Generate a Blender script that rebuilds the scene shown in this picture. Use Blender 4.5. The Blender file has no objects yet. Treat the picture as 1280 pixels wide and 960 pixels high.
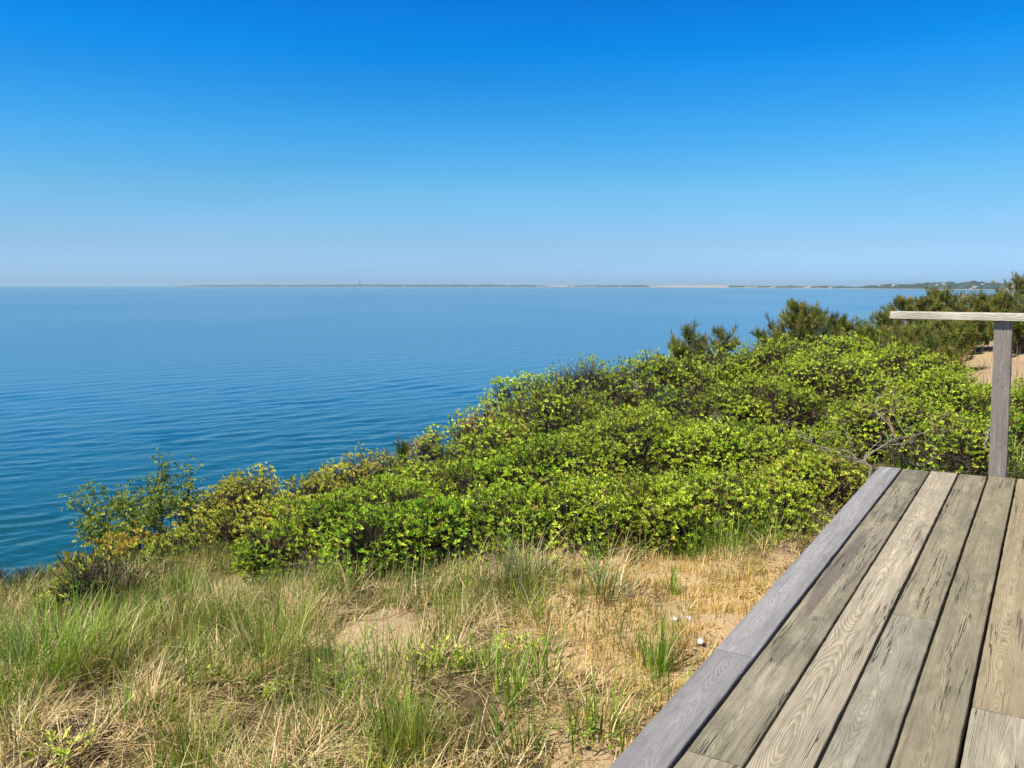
import bpy, math, random
import numpy as np
from mathutils import Vector, Matrix
R = math.radians
rng = np.random.default_rng(7)
random.seed(7)
sc = bpy.context.scene
C = sc.collection

# ------------------------------------------------------------------ camera
HC = 28.0                      # eye height above the water
F = 1035.0                     # focal length in pixels of the 1280 wide frame
PITCH = math.atan((480 - 356.5) / F)
cp, sp = math.cos(PITCH), math.sin(PITCH)

def ray(px, py):
    a, b = (px - 640) / F, (480 - py) / F
    return np.array([a, cp + sp * b, -sp + cp * b])
def at(px, py, Y):             # point at forward distance Y, relative to the eye
    r = ray(px, py); return r * (Y / r[1])
def cam2w(v):                  # image axes (right, down, forward) -> world
    x, y, z = v; b = -y
    return np.array([x, cp * z + sp * b, -sp * z + cp * b])

cam = bpy.data.objects.new('camera', bpy.data.cameras.new('camera'))
C.objects.link(cam); sc.camera = cam
cam.location = (0, 0, HC); cam.rotation_euler = (R(90) - PITCH, 0, 0)
cam.data.sensor_width = 36; cam.data.lens = 36 * F / 1280
cam.data.clip_start = 0.05; cam.data.clip_end = 90000

# ------------------------------------------------------------------ helpers
def tag(o, label=None, cat=None, group=None, kind=None):
    if label: o['label'] = label
    if cat: o['category'] = cat
    if group: o['group'] = group
    if kind: o['kind'] = kind
    return o
def empty(name, loc, rz=0):
    o = bpy.data.objects.new(name, None); C.objects.link(o)
    o.location = [float(t) for t in loc]; o.rotation_euler = (0, 0, rz); o.empty_display_size = .1
    return o

class Geo:
    """collects vertices and faces (tris or quads) with one colour per vertex"""
    def __init__(s): s.v = []; s.q = []; s.t = []; s.c = []; s.n = 0
    def add(s, v, quads=None, tris=None, col=(1, 1, 1)):
        v = np.asarray(v, float).reshape(-1, 3)
        c = np.asarray(col, float)
        if c.ndim == 1: c = np.tile(c, (len(v), 1))
        if quads is not None and len(quads): s.q.append(np.asarray(quads, int).reshape(-1, 4) + s.n)
        if tris is not None and len(tris): s.t.append(np.asarray(tris, int).reshape(-1, 3) + s.n)
        s.v.append(v); s.c.append(c[:, :3]); s.n += len(v)
    def build(s, name, mat, parent=None, smooth=False, color=True):
        v = np.concatenate(s.v); c = np.concatenate(s.c)
        q = np.concatenate(s.q) if s.q else np.zeros((0, 4), int)
        t = np.concatenate(s.t) if s.t else np.zeros((0, 3), int)
        me = bpy.data.meshes.new(name)
        me.vertices.add(len(v)); me.vertices.foreach_set('co', v.astype(np.float32).ravel())
        loops = np.concatenate([q.ravel(), t.ravel()])
        me.loops.add(len(loops)); me.loops.foreach_set('vertex_index', loops.astype(np.int32))
        starts = np.concatenate([np.arange(len(q)) * 4, len(q) * 4 + np.arange(len(t)) * 3])
        tot = np.concatenate([np.full(len(q), 4), np.full(len(t), 3)])
        me.polygons.add(len(starts))
        me.polygons.foreach_set('loop_start', starts.astype(np.int32))
        me.polygons.foreach_set('loop_total', tot.astype(np.int32))
        me.polygons.foreach_set('use_smooth', np.full(len(starts), bool(smooth)))
        if color:
            a = me.color_attributes.new('tint', 'FLOAT_COLOR', 'POINT')
            a.data.foreach_set('color', np.hstack([c, np.ones((len(c), 1))]).astype(np.float32).ravel())
        me.update(calc_edges=True); me.validate()
        me.materials.append(mat)
        o = bpy.data.objects.new(name, me); C.objects.link(o)
        if parent: o.parent = parent
        return o

def norm(a): return a / np.maximum(np.linalg.norm(a, axis=-1, keepdims=True), 1e-9)
def frames(u):
    ref = np.where(np.abs(u[:, 2:3]) < .9, np.array([[0, 0, 1.]]), np.array([[1., 0, 0]]))
    a = norm(np.cross(u, ref)); return a, np.cross(u, a)

def add_tubes(g, p0, p1, r0, r1, col, sides=4):
    p0 = np.asarray(p0, float).reshape(-1, 3); p1 = np.asarray(p1, float).reshape(-1, 3)
    n = len(p0); r0 = np.broadcast_to(np.asarray(r0, float), (n,)); r1 = np.broadcast_to(np.asarray(r1, float), (n,))
    a, b = frames(norm(p1 - p0))
    ang = np.arange(sides) * 2 * np.pi / sides
    ring = a[:, None] * np.cos(ang)[None, :, None] + b[:, None] * np.sin(ang)[None, :, None]
    v = np.concatenate([p0[:, None] + ring * r0[:, None, None], p1[:, None] + ring * r1[:, None, None]], 1)
    k = np.arange(sides); kn = (k + 1) % sides
    q = np.stack([k, kn, kn + sides, k + sides], 1)[None] + (np.arange(n) * 2 * sides)[:, None, None]
    c = np.asarray(col, float)
    if c.ndim == 2: c = np.repeat(c, 2 * sides, 0)
    g.add(v, quads=q.reshape(-1, 4), col=c)
def add_polytube(g, pts, rad, col, sides=6):
    pts = np.asarray(pts, float); n = len(pts)
    d = norm(np.gradient(pts, axis=0)); a, b = frames(d)
    for i in range(1, n):                       # keep the rings from twisting
        a[i] = a[i - 1] - d[i] * np.dot(a[i - 1], d[i]); a[i] /= np.linalg.norm(a[i]); b[i] = np.cross(d[i], a[i])
    ang = np.arange(sides) * 2 * np.pi / sides
    rad = np.broadcast_to(np.asarray(rad, float), (n,))
    v = pts[:, None] + (a[:, None] * np.cos(ang)[None, :, None] + b[:, None] * np.sin(ang)[None, :, None]) * rad[:, None, None]
    k = np.arange(sides); kn = (k + 1) % sides
    q = np.stack([k, kn, kn + sides, k + sides], 1)[None] + (np.arange(n - 1) * sides)[:, None, None]
    g.add(v, quads=q.reshape(-1, 4), col=col)

def add_leaves(g, base, axis, L, W, col, r, wide=.6, fold=.25, up=None):
    """folded diamond leaves: base point, direction, length, width"""
    n = len(base); axis = norm(axis)
    a, b = frames(axis)
    th = r.uniform(0, 2 * np.pi, n)[:, None] if up is None else None
    if up is None: s = a * np.cos(th) + b * np.sin(th)
    else: s = norm(np.cross(axis, up))
    nn = np.cross(s, axis)
    L = np.asarray(L)[:, None]; W = np.asarray(W)[:, None]
    v0 = base; v2 = base + axis * L + nn * L * r.uniform(-.15, .25, (n, 1))
    m = base + axis * L * wide
    v1 = m + s * W * .5 + nn * W * fold; v3 = m - s * W * .5 + nn * W * fold
    v = np.stack([v0, v1, v2, v3], 1)
    t = np.array([[0, 1, 2], [0, 2, 3]])[None] + (np.arange(n) * 4)[:, None, None]
    g.add(v, tris=t.reshape(-1, 3), col=np.repeat(col, 4, 0))

def add_blades(g, P, L, W, az, lean, curl, col, segs=4, tipcol=None):
    n = len(P); L = np.broadcast_to(L, (n,)); W = np.broadcast_to(W, (n,))
    h = np.stack([np.cos(az), np.sin(az), np.zeros(n)], 1)
    s = np.stack([-np.sin(az), np.cos(az), np.zeros(n)], 1)
    p = P.copy(); V = []; CC = []
    for i in range(segs + 1):
        t = i / segs
        w = (W * (1 - t ** 1.6) * .5 + W * .04)[:, None]
        V += [p - s * w, p + s * w]
        c = col if tipcol is None else col * (1 - t) + tipcol * t
        CC += [c, c]
        th = lean + curl * (t + .5 / segs)
        p = p + (h * np.sin(th)[:, None] + np.array([0, 0, 1.]) * np.cos(th)[:, None]) * (L / segs)[:, None]
    V = np.stack(V, 1); CC = np.stack(CC, 1)
    m = 2 * (segs + 1)
    q = np.array([[2 * i, 2 * i + 1, 2 * i + 3, 2 * i + 2] for i in range(segs)])[None] + (np.arange(n) * m)[:, None, None]
    g.add(V, quads=q.reshape(-1, 4), col=CC.reshape(-1, 3))

def pick(pal, n, r, jit=.18):
    pal = np.asarray(pal, float); w = pal[:, 3] / pal[:, 3].sum()
    c = pal[r.choice(len(pal), n, p=w), :3]
    return c * (1 + r.normal(0, jit, (n, 1))).clip(.5, 1.6)

# ------------------------------------------------------------------ node helper
class NT:
    def __init__(s, name):
        s.m = bpy.data.materials.new(name); s.m.use_nodes = True
        s.t = s.m.node_tree; s.t.nodes.clear()
        s.out = s.t.nodes.new('ShaderNodeOutputMaterial')
    def new(s, typ, **kw):
        n = s.t.nodes.new(typ)
        for k, v in kw.items(): setattr(n, k, v)
        return n
    def link(s, a, b): s.t.links.new(a, b)
    def put(s, sock, v):
        if isinstance(v, bpy.types.NodeSocket): s.link(v, sock)
        elif v is not None: sock.default_value = v
    def math(s, op, a, b=None, c=None, clamp=False):
        n = s.new('ShaderNodeMath', operation=op, use_clamp=clamp)
        s.put(n.inputs[0], a)
        if b is not None: s.put(n.inputs[1], b)
        if c is not None: s.put(n.inputs[2], c)
        return n.outputs[0]
    def comb(s, x, y, z):
        n = s.new('ShaderNodeCombineXYZ')
        for i, v in enumerate((x, y, z)): s.put(n.inputs[i], v)
        return n.outputs[0]
    def noise(s, vec, scale=1, detail=2, rough=.5):
        n = s.new('ShaderNodeTexNoise'); s.put(n.inputs['Vector'], vec)
        n.inputs['Scale'].default_value = scale; n.inputs['Detail'].default_value = detail
        n.inputs['Roughness'].default_value = rough
        return n.outputs[0]
    def mix(s, f, a, b, blend='MIX'):
        n = s.new('ShaderNodeMix', data_type='RGBA', blend_type=blend)
        s.put(n.inputs[0], f)
        for k, v in ((6, a), (7, b)):
            if isinstance(v, (tuple, list)): v = tuple(v[:3]) + (1,)
            s.put(n.inputs[k], v)
        return n.outputs[2]
    def step(s, v, lo, hi):
        n = s.new('ShaderNodeMapRange', interpolation_type='SMOOTHSTEP')
        s.put(n.inputs[0], v); n.inputs[1].default_value = lo; n.inputs[2].default_value = hi
        return n.outputs[0]
    def ramp(s, f, stops):
        n = s.new('ShaderNodeValToRGB'); s.put(n.inputs[0], f); e = n.color_ramp.elements
        while len(e) < len(stops): e.new(.5)
        for k, (p, c) in enumerate(stops): e[k].position = p; e[k].color = tuple(c[:3]) + (1,)
        return n.outputs[0]
    def bump(s, h, dist, strength=1, prev=None):
        n = s.new('ShaderNodeBump'); n.inputs['Strength'].default_value = strength
        n.inputs['Distance'].default_value = dist; s.put(n.inputs['Height'], h)
        if prev is not None: s.link(prev, n.inputs['Normal'])
        return n.outputs[0]
    def finish(s, color, rough=.8, bump=None, spec=.3, ior=None):
        b = s.new('ShaderNodeBsdfPrincipled')
        if isinstance(color, (tuple, list)): color = tuple(color[:3]) + (1,)
        s.put(b.inputs['Base Color'], color); s.put(b.inputs['Roughness'], rough)
        b.inputs['Specular IOR Level'].default_value = spec
        if ior: b.inputs['IOR'].default_value = ior
        if bump is not None: s.link(bump, b.inputs['Normal'])
        s.link(b.outputs[0], s.out.inputs[0]); s.b = b
        return s.m

def mat_tint(name, rough=.55, spec=.35, trans=.3, tr_tint=(1.1, 1.15, .5)):
    n = NT(name)
    a = n.new('ShaderNodeAttribute', attribute_name='tint').outputs['Color']
    b = n.new('ShaderNodeBsdfPrincipled'); n.link(a, b.inputs['Base Color'])
    b.inputs['Roughness'].default_value = rough; b.inputs['Specular IOR Level'].default_value = spec
    if trans > 0:
        t = n.new('ShaderNodeBsdfTranslucent'); n.link(n.mix(1, a, tr_tint, 'MULTIPLY'), t.inputs[0])
        mx = n.new('ShaderNodeMixShader'); mx.inputs[0].default_value = trans
        n.link(b.outputs[0], mx.inputs[1]); n.link(t.outputs[0], mx.inputs[2]); n.link(mx.outputs[0], n.out.inputs[0])
    else: n.link(b.outputs[0], n.out.inputs[0])
    return n.m
M_LEAF = mat_tint('leaf', .5, .35, .30)
M_NEEDLE = mat_tint('needle', .6, .25, .15)
M_BARK = mat_tint('bark', .9, .15, 0)
M_GRASS = mat_tint('grass_blade', .6, .25, .25)

# ------------------------------------------------------------------ ground shape
CT = np.array([  # x, y, height relative to the eye
    (1, 2, -1.52), (2.5, 4, -1.52), (4, 6, -1.5), (-.4, 2.6, -1.58), (-1.9, 2.7, -1.66), (-3, 2, -1.7), (0, 0, -1.55), (-6, 0, -2.0),
    (.8, 3.9, -1.53), (-.1, 4.2, -1.57), (-.95, 4.4, -1.75), (-2.2, 5.2, -1.95), (-3.6, 5.8, -2.18), (-4.3, 6.9, -2.45), (-3.6, 7.6, -2.7),
    (-2.3, 7.4, -2.55), (-1.2, 5, -1.85), (-1.2, 8, -2.4), (0, 9, -2.2), (0, 6, -1.75), (1, 10, -1.8), (1, 7, -1.6), (3.5, 10, -1.55), (3, 8, -1.5),
    (3.2, 14, -1.75), (5.4, 15, -1.7), (6, 8, -1.45), (7.3, 12, -1.4), (7.6, 14, -1.45), (9.5, 15, -1.12), (12, 18, -.95), (8.4, 13.5, -1.25), (10, 12, -1.0), (9, 19, -1.6),
    (20, 30, -2.6), (40, 40, -4), (12, 8, -1.1), (25, 15, -1.5), (40, 5, -2), (0, -20, -1.5), (20, -20, -1.5), (-20, -20, -2.5), (100, 60, -5)])
EDGE = np.array([(-400, -420), (-60, -40), (-14, 2.2), (-8, 4.9), (-5, 6.7), (-3, 8.4), (-1, 10.0), (1, 12), (3.5, 15.3), (7, 20), (12, 27), (30, 50), (100, 130), (420, 450)], float)
_ph = rng.uniform(0, 6.28, (30, 2)); _dr = rng.uniform(0, 6.28, 30)
def bumps(x, y, lam0, n=10, seed=0):
    s = np.zeros_like(x)
    for i in range(n):
        k = 2 * np.pi / (lam0 * (.45 + 1.1 * ((i * .618 + seed * .37) % 1)))
        d = _dr[(i + seed * 7) % 30]
        s += np.sin(k * (x * np.cos(d) + y * np.sin(d)) + _ph[(i + seed * 3) % 30, 0])
    return s / math.sqrt(n)
def ground_rel(x, y):
    x = np.asarray(x, float); y = np.asarray(y, float); shp = x.shape
    X = x.ravel(); Y = y.ravel(); out = np.empty(len(X))
    for a in range(0, len(X), 40000):
        xs, ys = X[a:a + 40000], Y[a:a + 40000]
        d2 = (xs[:, None] - CT[None, :, 0]) ** 2 + (ys[:, None] - CT[None, :, 1]) ** 2 + .35
        w = 1 / d2 ** 2
        z = (w * CT[None, :, 2]).sum(1) / w.sum(1)
        P = EDGE[:-1]; D = EDGE[1:] - P
        t = (((xs[:, None] - P[None, :, 0]) * D[None, :, 0] + (ys[:, None] - P[None, :, 1]) * D[None, :, 1]) / (D ** 2).sum(1)[None]).clip(0, 1)
        dd = np.hypot(xs[:, None] - P[None, :, 0] - t * D[None, :, 0], ys[:, None] - P[None, :, 1] - t * D[None, :, 1]).min(1)
        side = np.where(ys > np.interp(xs, EDGE[:, 0], EDGE[:, 1]), 1, -1) * dd
        s = np.log1p(np.exp(np.clip(side * 1.6, -30, 30))) / 1.6
        s = np.where(side > 15, side, s)
        drop = .82 * s
        zz = z - drop
        low = -26.6                                    # the beach at the foot of the bluff
        zz = np.where(zz < low, low - (low - zz) * .09, zz)
        near = np.clip((13 - np.hypot(xs, ys)) / 5, 0, 1)
        zz = zz + near * (.028 * bumps(xs, ys, .9, 10, 1) + .02 * bumps(xs, ys, .35, 10, 2)) + np.where(side > 1, np.minimum(side - 1, 6) * .06, 0) * bumps(xs, ys, 5, 10, 3)
        out[a:a + 40000] = zz
    return out.reshape(shp)
def gz(x, y): return float(ground_rel(np.array([x]), np.array([y]))[0])
def hit(px, py):
    """where the view line through a spot of the photograph meets the ground (relative to the eye)"""
    r = ray(px, py); t = np.linspace(1.5, 40, 1500)
    P = r[None] * t[:, None]; z = ground_rel(P[:, 0], P[:, 1])
    i = np.argmax(P[:, 2] < z)
    return P[i]

# ------------------------------------------------------------------ materials of the setting
def m_ground():
    n = NT('sandy_ground'); tc = n.new('ShaderNodeTexCoord').outputs['Object']
    big = n.noise(tc, .9, 4, .6); mid = n.noise(tc, 7, 4, .65); fine = n.noise(tc, 90, 3, .6); grit = n.noise(tc, 400, 2, .6)
    sand = n.ramp(fine, [(.25, (.30, .20, .115)), (.5, (.44, .31, .185)), (.75, (.56, .42, .27))])
    ta = n.new('ShaderNodeAttribute', attribute_name='tint'); tsp = n.new('ShaderNodeSeparateColor'); n.link(ta.outputs['Color'], tsp.inputs[0])
    warm = n.mix(n.math('MULTIPLY', tsp.outputs[1], n.step(n.noise(tc, 2.4, 4, .6), .3, .6)), sand, (.56, .39, .19))
    litter = n.ramp(mid, [(.3, (.05, .035, .018)), (.55, (.12, .085, .045)), (.75, (.24, .18, .10))])
    c = n.mix(n.step(n.math('ADD', n.math('MULTIPLY', n.noise(tc, 5, 5, .7), .9), n.math('MULTIPLY', tsp.outputs[0], -.6)), .02, .26), warm, litter)
    sep = n.new('ShaderNodeSeparateXYZ'); n.link(tc, sep.inputs[0])
    c = n.mix(n.step(sep.outputs[2], 25.6, 24.0), c, n.mix(n.step(big, .45, .6), (.36, .25, .15), (.07, .09, .03)))
    bp = n.bump(grit, .004, .6, n.bump(fine, .012, .7, n.bump(mid, .05, .6)))
    return n.finish(c, .95, bp, .15)
def m_water():
    n = NT('sea_water'); tc = n.new('ShaderNodeTexCoord').outputs['Object']
    sep = n.new('ShaderNodeSeparateXYZ'); n.link(tc, sep.inputs[0]); x, y = sep.outputs[0], sep.outputs[1]
    r = n.math('SQRT', n.math('ADD', n.math('MULTIPLY', x, x), n.math('MULTIPLY', y, y)))
    patch = n.noise(n.comb(n.math('MULTIPLY', x, .004), n.math('MULTIPLY', y, .0016), 0), 1, 4, .55)
    shallow = n.step(n.math('ADD', r, n.math('MULTIPLY', patch, 60)), 300, 90)
    c = n.mix(shallow, n.mix(patch, (.006, .090, .185), (.010, .115, .210)), (.006, .062, .062))
    rough = n.math('ADD', n.math('MULTIPLY', n.step(r, 80, 500), .06), n.math('MULTIPLY_ADD', patch, .10, .05))
    w1 = n.noise(n.comb(n.math('MULTIPLY', x, .55), n.math('MULTIPLY', y, 1.2), 0), 1.4, 3, .6)
    ca, sa = .84, .54
    u_ = n.math('ADD', n.math('MULTIPLY', x, ca), n.math('MULTIPLY', y, sa)); v_ = n.math('SUBTRACT', n.math('MULTIPLY', y, ca), n.math('MULTIPLY', x, sa))
    w2 = n.noise(n.comb(n.math('MULTIPLY', u_, .035), n.math('MULTIPLY', v_, .16), 3), 1, 4, .6)
    bp = n.bump(w2, .55, .6, n.bump(w1, .05, .5))
    n.finish(c, rough, bp, .5, 1.33)
    return n.m
def m_far():
    n = NT('far_shore_scrub'); g = n.new('ShaderNodeTexCoord').outputs['Object']
    sep = n.new('ShaderNodeSeparateXYZ'); n.link(g, sep.inputs[0])
    a = n.noise(g, .006, 4, .65); b = n.noise(g, .02, 3, .6)
    veg = n.ramp(b, [(.3, (.02, .035, .022)), (.55, (.045, .06, .035)), (.75, (.12, .12, .075))])
    t = n.new('ShaderNodeAttribute', attribute_name='tint'); s2 = n.new('ShaderNodeSeparateColor'); n.link(t.outputs['Color'], s2.inputs[0])
    sandy = n.step(n.math('ADD', a, n.math('MULTIPLY', s2.outputs[0], .5)), .64, .72)
    c = n.mix(sandy, veg, (.34, .30, .24))
    c = n.mix(n.step(n.math('ADD', sep.outputs[2], n.math('MULTIPLY', b, 2)), 4.2, 3.0), c, (.44, .38, .30))
    return n.finish(c, .95, None, .1)

def wood(name, light, dark, seed=0., x0=0., z0=.03, freq=260., knots=(), stain=(.10, .10, .06), stain_amt=.45, crack=.5, wander=.05, contrast=.6, bumpy=1.35, horiz=False, top=0., patch=None):
    n = NT(name); tc = n.new('ShaderNodeTexCoord').outputs['Object']
    sep = n.new('ShaderNodeSeparateXYZ'); n.link(tc, sep.inputs[0]); x, y, z = sep.outputs
    if horiz: x, y, z = y, x, z
    if horiz == 'post': x, y, z = sep.outputs[0], sep.outputs[2], sep.outputs[1]
    M = n.math
    n1 = n.noise(n.comb(seed * 1.7, M('MULTIPLY', y, 1.1), seed), 1, 2)
    n2 = n.noise(n.comb(seed * 3.1 + 9, M('MULTIPLY', y, 1.3), seed), 1, 2)
    n3 = n.noise(n.comb(M('MULTIPLY', x, 14), M('MULTIPLY', y, 3.2), seed), 1, 3)
    xx = M('ADD', M('SUBTRACT', x, x0), M('MULTIPLY', M('SUBTRACT', n1, .5), .07))
    zz = M('ADD', M('SUBTRACT', top + z0, z), M('MULTIPLY', M('SUBTRACT', n2, .5), wander * 2.4))
    rr = M('SQRT', M('ADD', M('MULTIPLY', xx, xx), M('MULTIPLY', zz, zz)))
    rr = M('ADD', rr, M('MULTIPLY', M('SUBTRACT', n3, .5), .018))
    kn = None
    for (kx, ky, kr) in knots:
        dx = M('SUBTRACT', x, kx); dy = M('MULTIPLY', M('SUBTRACT', y, ky), .42)
        d = M('SQRT', M('ADD', M('MULTIPLY', dx, dx), M('MULTIPLY', dy, dy)))
        e = M('POWER', 2.718, M('MULTIPLY', M('MULTIPLY', d, d), -1 / (kr * 1.6) ** 2))
        rr = M('ADD', rr, M('MULTIPLY', e, kr * .8))
        k = n.step(d, kr * .42, kr * .2)
        kn = k if kn is None else M('MAXIMUM', kn, k)
    fr = M('FRACT', M('MULTIPLY', rr, freq))
    ring = M('MULTIPLY', n.step(fr, .1, .8), n.step(fr, 1.0, .86))
    fib = n.noise(n.comb(M('MULTIPLY', x, 420), M('MULTIPLY', y, 9), M('MULTIPLY', z, 60)), 1, 3, .6)
    fib2 = n.noise(n.comb(M('MULTIPLY', x, 70), M('MULTIPLY', y, 1.8), seed + 3), 1, 4, .65)
    blot = n.noise(n.comb(M('MULTIPLY', x, 9), M('MULTIPLY', y, 3), seed * 5), 1, 5, .7)
    v = M('ADD', M('MULTIPLY', ring, contrast), M('MULTIPLY', M('SUBTRACT', fib, .35), 1.05), clamp=True)
    c = n.mix(v, light, dark)
    c = n.mix(M('MULTIPLY', n.step(blot, .44, .66), stain_amt), c, stain)
    c = n.mix(M('MULTIPLY', n.step(fib2, .48, .70), .5), c, dark)
    c = n.mix(M('MULTIPLY', n.step(n.noise(n.comb(M('MULTIPLY', x, 26), M('MULTIPLY', y, 2.2), seed * 9), 1, 4, .6), .56, .74), .45), c, tuple(min(1, t * 1.45) for t in light))
    if kn is not None: c = n.mix(M('MULTIPLY', kn, M('MULTIPLY_ADD', fib, .7, .05)), c, tuple(t * .45 for t in dark))
    if patch:
        dx = M('DIVIDE', M('ADD', M('SUBTRACT', x, patch[0]), M('MULTIPLY', M('SUBTRACT', n3, .5), .035)), patch[2]); dy = M('DIVIDE', M('SUBTRACT', y, patch[1]), patch[3])
        d = M('ADD', M('MULTIPLY', dx, dx), M('MULTIPLY', dy, dy))
        c = n.mix(M('MULTIPLY', n.step(M('ADD', d, M('MULTIPLY', blot, .8)), 1.5, .9), .6), c, patch[4])
    # checks and splits that follow the grain, only where the board has split
    cx = M('ADD', M('MULTIPLY', x, 46), M('MULTIPLY', n3, .5))
    blot2 = n.step(n.noise(n.comb(M('MULTIPLY', x, 22), M('MULTIPLY', y, 7), seed * 4 + 2), 1, 5, .75), .5, .72)
    c = n.mix(M('MULTIPLY', blot2, .38), c, tuple(t * .8 for t in dark))
    cn = n.noise(n.comb(cx, M('MULTIPLY', y, .9), seed * 2), 1, 3, .6)
    line = M('SUBTRACT', 1, M('DIVIDE', M('ABSOLUTE', M('SUBTRACT', cn, .5)), .012), clamp=True)
    cm = n.step(n.noise(n.comb(M('MULTIPLY', x, 12), M('MULTIPLY', y, 1.5), seed * 7), 1, 2), .62 - crack * .16, .70 - crack * .16)
    ck = M('MULTIPLY', line, cm)
    c = n.mix(M('MULTIPLY', ck, .9), c, (.02, .018, .012))
    spk = n.step(n.noise(tc, 330, 1), .80, .84)
    c = n.mix(M('MULTIPLY', spk, .5), c, (.45, .40, .25))
    h = M('ADD', M('MULTIPLY', ring, -.5), M('ADD', M('MULTIPLY', fib, -.6), M('MULTIPLY', ck, -2.2)))
    return n.finish(c, .82, n.bump(h, .0016 * bumpy, 1), .25)

# ------------------------------------------------------------------ terrain, water, shore
def warp(n, half, mid, lo):
    t = np.linspace(-1, 1, n); return mid + np.sign(t) * (lo * np.abs(t) + (half - lo) * np.abs(t) ** 7)
gx = warp(520, 420, 1.0, 16); gy = warp(520, 430, 6.0, 16)
GX, GY = np.meshgrid(gx, gy)
def blob(x, y, cx, cy, rx, ry): return np.exp(-(((x - cx) / rx) ** 2 + ((y - cy) / ry) ** 2))
gold = hit(890, 770); SPOT1 = hit(480, 800); SPOT2 = hit(300, 740); SPOT3 = hit(760, 945); SPOT4 = hit(410, 770)
def sand_amt(x, y):
    s = 1.35 * blob(x, y, gold[0] + .05, gold[1] + .1, .95, 1.15) + .8 * blob(x, y, SPOT1[0], SPOT1[1], .34, .42) + .9 * blob(x, y, SPOT2[0], SPOT2[1], .32, .2) + .8 * blob(x, y, SPOT3[0], SPOT3[1], .3, .3) + .5 * blob(x, y, SPOT4[0], SPOT4[1], .2, .3)
    return s + .22 * bumps(x, y, .5, 8, 3)
GZ = ground_rel(GX, GY) + HC
g = Geo(); n_ = len(gx)
ii = np.arange(n_ - 1); I, J = np.meshgrid(ii, ii); k = (J * n_ + I).ravel()
g.add(np.stack([GX, GY, GZ], -1), quads=np.stack([k, k + 1, k + n_ + 1, k + n_], 1), col=np.stack([np.clip(sand_amt(GX, GY) + np.clip((np.hypot(GX - 8, GY - 14) < 5) * .9, 0, 1), 0, 1), np.clip(blob(GX, GY, gold[0], gold[1], 1.0, 1.2) * 1.4, 0, 1), 0 * GX], -1).reshape(-1, 3))
tag(g.build('ground', m_ground(), smooth=True), kind='structure')

def waves(x, y, dr):
    r_ = np.random.default_rng(3); z = np.zeros_like(x)
    for i in range(56):
        lam = 1.0 * 9.0 ** r_.random(); k = 2 * np.pi / lam
        th = math.atan2(-.82, .57) + r_.normal(0, .55)
        A = .0075 * lam ** 1.0 / 5
        fade = np.clip((lam / (2.6 * dr)) - 1, 0, 1)
        z += A * fade * np.sin(k * (x * math.cos(th) + y * math.sin(th)) + r_.uniform(0, 6.28))
    m = 1 + .5 * bumps(x, y, 45, 8, 4) + .25 * bumps(x, y, 14, 8, 6)
    return z * np.clip(m, .25, 2)
ypx = np.concatenate([np.arange(620, 60, -.75), np.arange(60, 1.3, -.5)])
rr = np.concatenate([[5], HC * F / ypx, [30000]])
az = np.concatenate([np.radians(np.linspace(-43, 43, 1250)), np.radians(np.linspace(44, 316, 69))])
drr = np.gradient(rr)
A_, R_ = np.meshgrid(az, rr); WX, WY = R_ * np.sin(A_), R_ * np.cos(A_)
WZ = waves(WX, WY, np.tile(np.maximum(drr, rr * .0012)[:, None], (1, len(az)))) * (np.abs(A_) < R(43.5))
nr, na = A_.shape
I, J = np.meshgrid(np.arange(na), np.arange(nr - 1)); I2 = (I + 1) % na
q = np.stack([J * na + I, J * na + I2, (J + 1) * na + I2, (J + 1) * na + I], -1).reshape(-1, 4)[:, ::-1]
g = Geo(); g.add(np.stack([WX, WY, WZ], -1), quads=q)
tag(g.build('sea_water', m_water(), smooth=True, color=False), kind='structure')

# far shore: waterline points (pixel column, distance), hill height and sandiness along it
FS = np.array([(225, 15500, 8, 0), (260, 15200, 20, 0), (450, 14500, 26, 0), (620, 13500, 24, .0), (680, 13000, 20, .35), (700, 12900, 20, .6), (740, 12500, 18, .1), (800, 11500, 18, .1),
               (835, 10800, 18, .7), (900, 9800, 20, .75), (915, 9500, 14, .25), (1000, 7800, 13, .3), (1070, 6600, 16, .15), (1100, 6100, 38, .1), (1180, 5300, 44, .15), (1280, 4500, 47, .15), (1500, 3800, 50, .1), (1900, 3200, 50, .1), (2600, 2900, 50, .1)], float)
u = np.linspace(0, 1, 900)
col = np.interp(u, np.linspace(0, 1, len(FS)), FS[:, 0]); D_ = np.interp(col, FS[:, 0], FS[:, 1])
hh = np.interp(col, FS[:, 0], FS[:, 2]); sd = np.interp(col, FS[:, 0], FS[:, 3])
prof = [(-30, -2), (0, .4), (25, 3.5), (60, .35), (110, .8), (200, 1.0), (330, .85), (520, 1.05), (800, .7), (1100, -1)]
g = Geo(); V = []
for j, (off, fh) in enumerate(prof):
    dist = D_ + off; a = (col - 640) / F
    x = a * dist; y = dist + 0 * a
    if j < 3: z = np.full_like(x, fh)
    elif fh < 0: z = np.full_like(x, -3.)
    else:
        z = 2 + fh * hh * np.where(col > 1050, .82, 1.25) * (1 + .16 * bumps(x, y, 500, 9, 5) + .10 * bumps(x, y, 130, 9, 6)) + 1.4 * bumps(x, y, 60, 9, 7)
        z = np.where(hh < 9, z * .5, z)
    V.append(np.stack([x, y, z], -1))
V = np.stack(V, 0); nu = len(u)
I, J = np.meshgrid(np.arange(nu - 1), np.arange(len(prof) - 1)); k = (J * nu + I).ravel()
g.add(V, quads=np.stack([k, k + 1, k + nu + 1, k + nu], 1), col=np.stack([np.tile(sd, len(prof))] * 3, 1))
tag(g.build('far_shore', m_far(), smooth=True), kind='structure')

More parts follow.
